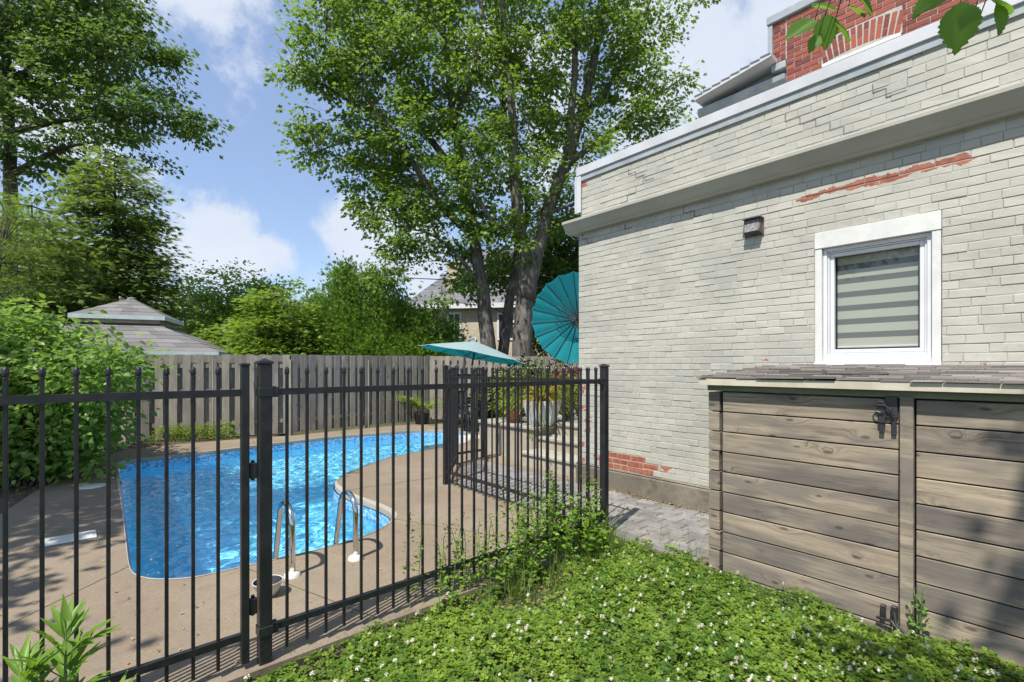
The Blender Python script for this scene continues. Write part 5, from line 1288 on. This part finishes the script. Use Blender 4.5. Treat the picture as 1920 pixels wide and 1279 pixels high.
# lobed leaf plants in front of the gate (lower left)
def tall_plant(base, h, label, seed, lean=(0,0)):
    r_ = random.Random(seed); t = thing('lobed_leaf_plant', label, 'plant', base, 0, 'lobed leaf plants in front of the gate'); b = MB(); P = []; T = []; Nn = []; S = []; tt = []
    pts = [Vector((lean[0]*k/8*h, lean[1]*k/8*h, h*k/8)) for k in range(9)]; b.tube(pts, [.007-.0004*k for k in range(9)], 8, .5)
    for lv in range(7):
        z = h*(.40+.60*lv/6); p = Vector((lean[0]*z, lean[1]*z, z)); top = lv/6
        for k in range(3 if lv < 6 else 5):
            a = lv*2.1+k*2*math.pi/3+r_.uniform(-.3,.3); el = R(5+45*top)+r_.uniform(-.3,.25); d = Vector((math.cos(a)*math.cos(el), math.sin(a)*math.cos(el), math.sin(el))); L_ = .22*(1-.30*top)*r_.uniform(.85,1.2); side = Vector((-math.sin(a), math.cos(a), 0)); e = p+d*L_*.45
            b.tube([p, e], .0018, 5, .5)
            for fr, sp in ((0, 0), (.15, .55), (.15, -.55), (.45, .38), (.45,-.38)):
                q0 = p.lerp(e, .45+fr); P.append(tuple(q0)); T.append(tuple(d+side*sp)); Nn.append(tuple(Vector((0,0,1))+side*r_.uniform(-.3,.3)-d*.3)); S.append(L_*(.92 if sp == 0 else .62)); tt.append(r_.uniform(.4,.9))
    leaf_mesh('leaves', M['weedbig'], np.array(P), np.array(T), np.array(Nn, float), np.array(S), np.array(tt), 'lance', t); b.build('stem', M['stem'], t)
M['weedbig'] = m_leaf('lobed_leaves', (.08,.17,.02), (.20,.34,.045), .45, .4)
p = W(92,1279,1.45); tall_plant(Vector((p.x-.01, 1.5, -.09)), .69, 'bright green lobed leaf plant standing in front of the gate pickets', 2, (.02,0))
tall_plant(Vector((-1.50, 1.42, -.09)), .62, 'lobed leaf plant cut by the left edge of the view', 5, (.05,.03))
tall_plant(Vector((-1.22, 1.42, -.09)), .50, 'short lobed leaf plant right of the tallest one before the gate', 9, (.06,.0))

# ---------------------------------------------------------------- clover lawn and other ground cover
def wcoords(n_, s0, s1, q0, q1): 
    s = rng.uniform(s0, s1, n_); q_ = rng.uniform(q0, q1, n_); return s, q_
def to_world(s, q_, z): return np.stack([OX+CA*s+SA*q_, OY+SA*s-CA*q_, z], 1)
def vnoise(s, q_, f, ph):
    return (np.sin(s*f+ph)+np.sin(q_*f*1.3+ph*2.1)+np.sin((s+q_)*f*.7+ph*.7)+np.sin((s-q_)*f*1.9+ph*1.7))/4
def clover():
    n_ = 46000; s, q_ = wcoords(n_, FS+.03, 4.0, 1.16, 4.9)
    dist = np.hypot(s-3.63, q_-4.757)
    edge = (q_ > 1.28+.07*np.sin(s*9)) | ((s > 1.25) & (s < 1.8) & (q_ > 1.16))
    front = (q_ > SQ+.03) | (s < 1.82)
    bare1 = np.exp(-(((s-1.22)/.24)**2+((q_-2.45)/.42)**2))*1.15+.55*np.clip(vnoise(s,q_,5.5,4.4)-.25,0,1); bare2 = np.exp(-(((s-1.07)/.13)**2))*(q_ > 2.0)*.5
    keep = edge & front & (rng.random(n_) > np.clip(bare1*.95+bare2, 0, .93)) & (dist > .55) & (q_ < 4.757+.9-0*s)
    s, q_ = s[keep], q_[keep]; n_ = len(s)
    hgt = .03+.09*(.5+.5*vnoise(s, q_, 8, 1.0))+.035*rng.random(n_); hgt *= np.clip((s-FS)/.22, .7, 1)
    P = to_world(s, q_, -.09+hgt+.02*vnoise(s,q_,3,.3)); T = rng.normal(size=(n_,3))*np.array([1,1,.15]); Nn = rng.normal(size=(n_,3))*.38; Nn[:,2] += 1; Nn[:,1] -= .15
    S = rng.uniform(.013,.031,n_); tt = np.clip(.42+.28*vnoise(s,q_,4,2.0)+rng.normal(0,.26,n_),0,1)
    o = leaf_mesh('clover_lawn', M['clover'], P, T, Nn, S, tt, 'clover'); tag(o, 'dense green clover lawn between the fence and the shed', 'clover', kind='stuff')
    # flower heads
    k = 820; i = rng.choice(n_, k, replace=False); b = MB(); i = [j_ for j_ in i if rng.random() < .35+.65*(vnoise(s[j_],q_[j_],2.5,.4) > -.1)]
    for j_ in i:
        p = Vector(P[j_]); p.z += rnd.uniform(.022,.05); r_ = rnd.uniform(.0075,.014); tt_ = rnd.random()
        b.add([p+Vector(v)*r_*.62 for v in ((1,0,0),(0,1,0),(-1,0,0),(0,-1,0),(0,0,1),(0,0,-1))], [(0,1,4),(1,2,4),(2,3,4),(3,0,4),(1,0,5),(2,1,5),(3,2,5),(0,3,5)], .2)
        for kk in range(34):
            a = rnd.uniform(0,2*math.pi); e = math.asin(rnd.uniform(-.35,1)); d = Vector((math.cos(a)*math.cos(e), math.sin(a)*math.cos(e), math.sin(e))); sd = d.cross(Vector((.3,.2,.9))).normalized()*r_*.42; u = d.cross(sd).normalized()*r_*.42
            q0 = p+d*r_*.35; q1 = p+d*r_*.85; b.add([q0, q1+sd*.8, q1+d*r_*.22, q1-sd*.8], [(0,1,2),(0,2,3)], tt_)
    tag(b.build('clover_flowers', M['flower']), 'round white clover flower heads dotted over the lawn', 'clover flowers', kind='stuff')
clover()
def grasses():
    b = MB(); 
    def tuft(p, n_, h, w=.0022, lean=.5):
        for i in range(n_):
            a = rnd.uniform(0,2*math.pi); d = Vector((math.cos(a),math.sin(a),0)); side = Vector((-d.y,d.x,0)); q_ = p+Vector((rnd.gauss(0,.02),rnd.gauss(0,.02),0)); l = h*rnd.uniform(.5,1.1); ln = rnd.uniform(.1,lean); vs = []; K = 4; tt = rnd.random(); e0 = R(90)-ln*.5
            for k in range(K+1):
                t_ = k/K
                if k: e = e0-ln*1.6*t_; q_ = q_+(d*math.cos(e)+Vector((0,0,math.sin(e))))*(l/K)
                ww = w*(1-t_*.9); vs += [q_-side*ww, q_+side*ww]
            b.add(vs, [(2*k,2*k+1,2*k+3,2*k+2) for k in range(K)], tt)
    for i in range(150): tuft(wq(FS+abs(rnd.gauss(0,.10))+.02, rnd.uniform(1.35,4.0), -.09), 5, rnd.uniform(.08,.20))
    for i in range(130): tuft(wq(FS+rnd.uniform(.0,.35), rnd.uniform(1.38,2.7), -.09), 6, rnd.uniform(.12,.34), .0024)
    for i in range(60): tuft(wq(FS+rnd.uniform(-.1,.22), rnd.uniform(1.3,1.7), -.05), 6, rnd.uniform(.2,.5), .0022)
    for i in range(420): tuft(wq(rnd.uniform(1.0,3.8), rnd.uniform(1.35,4.2), -.08), rnd.choice((2,3,6)), rnd.uniform(.08,.19), .0017)
    for i in range(45): tuft(wq(rnd.uniform(1.9,3.9), SQ+.04+abs(rnd.gauss(0,.04)), -.09), 4, rnd.uniform(.08,.18))
    for s_ in (1.35,1.48,1.62,1.7): tuft(wq(s_, 1.1, 0), 4, .36, .0018, .6)
    for i in range(90): tuft(wq(rnd.uniform(-.5,1.75), .05+abs(rnd.gauss(0,.03)), .0), 5, rnd.uniform(.02,.06), .003, 1.2)
    for i in range(16): tuft(G(rnd.uniform(250,300), rnd.uniform(832,838)), 6, .3, .004, .8)
    tag(b.build('grass_tufts', M['grassblade']), 'thin grass blades along the fence foot and through the clover', 'grass', kind='stuff')
    # dry leaves and litter
    P = []; n1 = 900
    for i in range(n1):
        k = i % 4
        if k == 0: p = wq(1.22+rnd.gauss(0,.20), 2.45+rnd.gauss(0,.38), -.075+rnd.uniform(0,.012))
        elif k == 1: p = wq(rnd.uniform(-.4,1.75), .03+abs(rnd.gauss(0,.03)), .016+rnd.uniform(0,.012))
        elif k == 2: p = wq(FS+.12+abs(rnd.gauss(0,.05)), rnd.uniform(1.8,4.0), -.078)
        else: p = wq(rnd.uniform(-2,1.7), rnd.uniform(.1,1.2), .018)
        P.append(tuple(p))
    for i in range(500):
        px = rnd.uniform(-120,210); y = 968-.62*px+rnd.uniform(-110,-6); p = G(px, max(y,846)); P.append((p.x,p.y,-.015+rnd.uniform(0,.02)))
    for i in range(170):
        p = G(rnd.uniform(0,900), rnd.uniform(840,1250))
        s_ = (p.x-OX)*CA+(p.y-OY)*SA
        from_pool = any((p-c_).length < .03 for c_ in pool)
        if s_ > .9: continue
        ins = False; n_ = len(pool)
        for k in range(n_):
            a, c_ = pool[k], pool[(k+1)%n_]
            if (a.y > p.y) != (c_.y > p.y) and p.x < (c_.x-a.x)*(p.y-a.y)/(c_.y-a.y)+a.x: ins = not ins
        P.append((p.x,p.y,-.148 if ins else .006))
    P = np.array(P); n_ = len(P); T = rng.normal(size=(n_,3))*np.array([1,1,.12]); Nn = rng.normal(size=(n_,3))*.3; Nn[:,2] += 1
    tag(leaf_mesh('leaf_litter', M['straw'], P, T, Nn, rng.uniform(.012,.035,n_), rng.random(n_), 'kite'), 'dry brown leaf litter along the wall foot and bare soil patch', 'leaf litter', kind='stuff')
grasses()
# low far planting hiding the horizon between the trunks
broadleaf('background_tree', 'large background tree filling the gap behind the oak and cedar', [at(120,30), at(120,30,3), at(120,30,6)], .3, .1, [Bp(60,560,150,30), Bp(200,600,110,30), Bp(330,640,60,28), Bp(-60,500,160,30)], 300, 36, .6, .3, 'kite', M['midtree'], M['bark_d'], shell=.3)
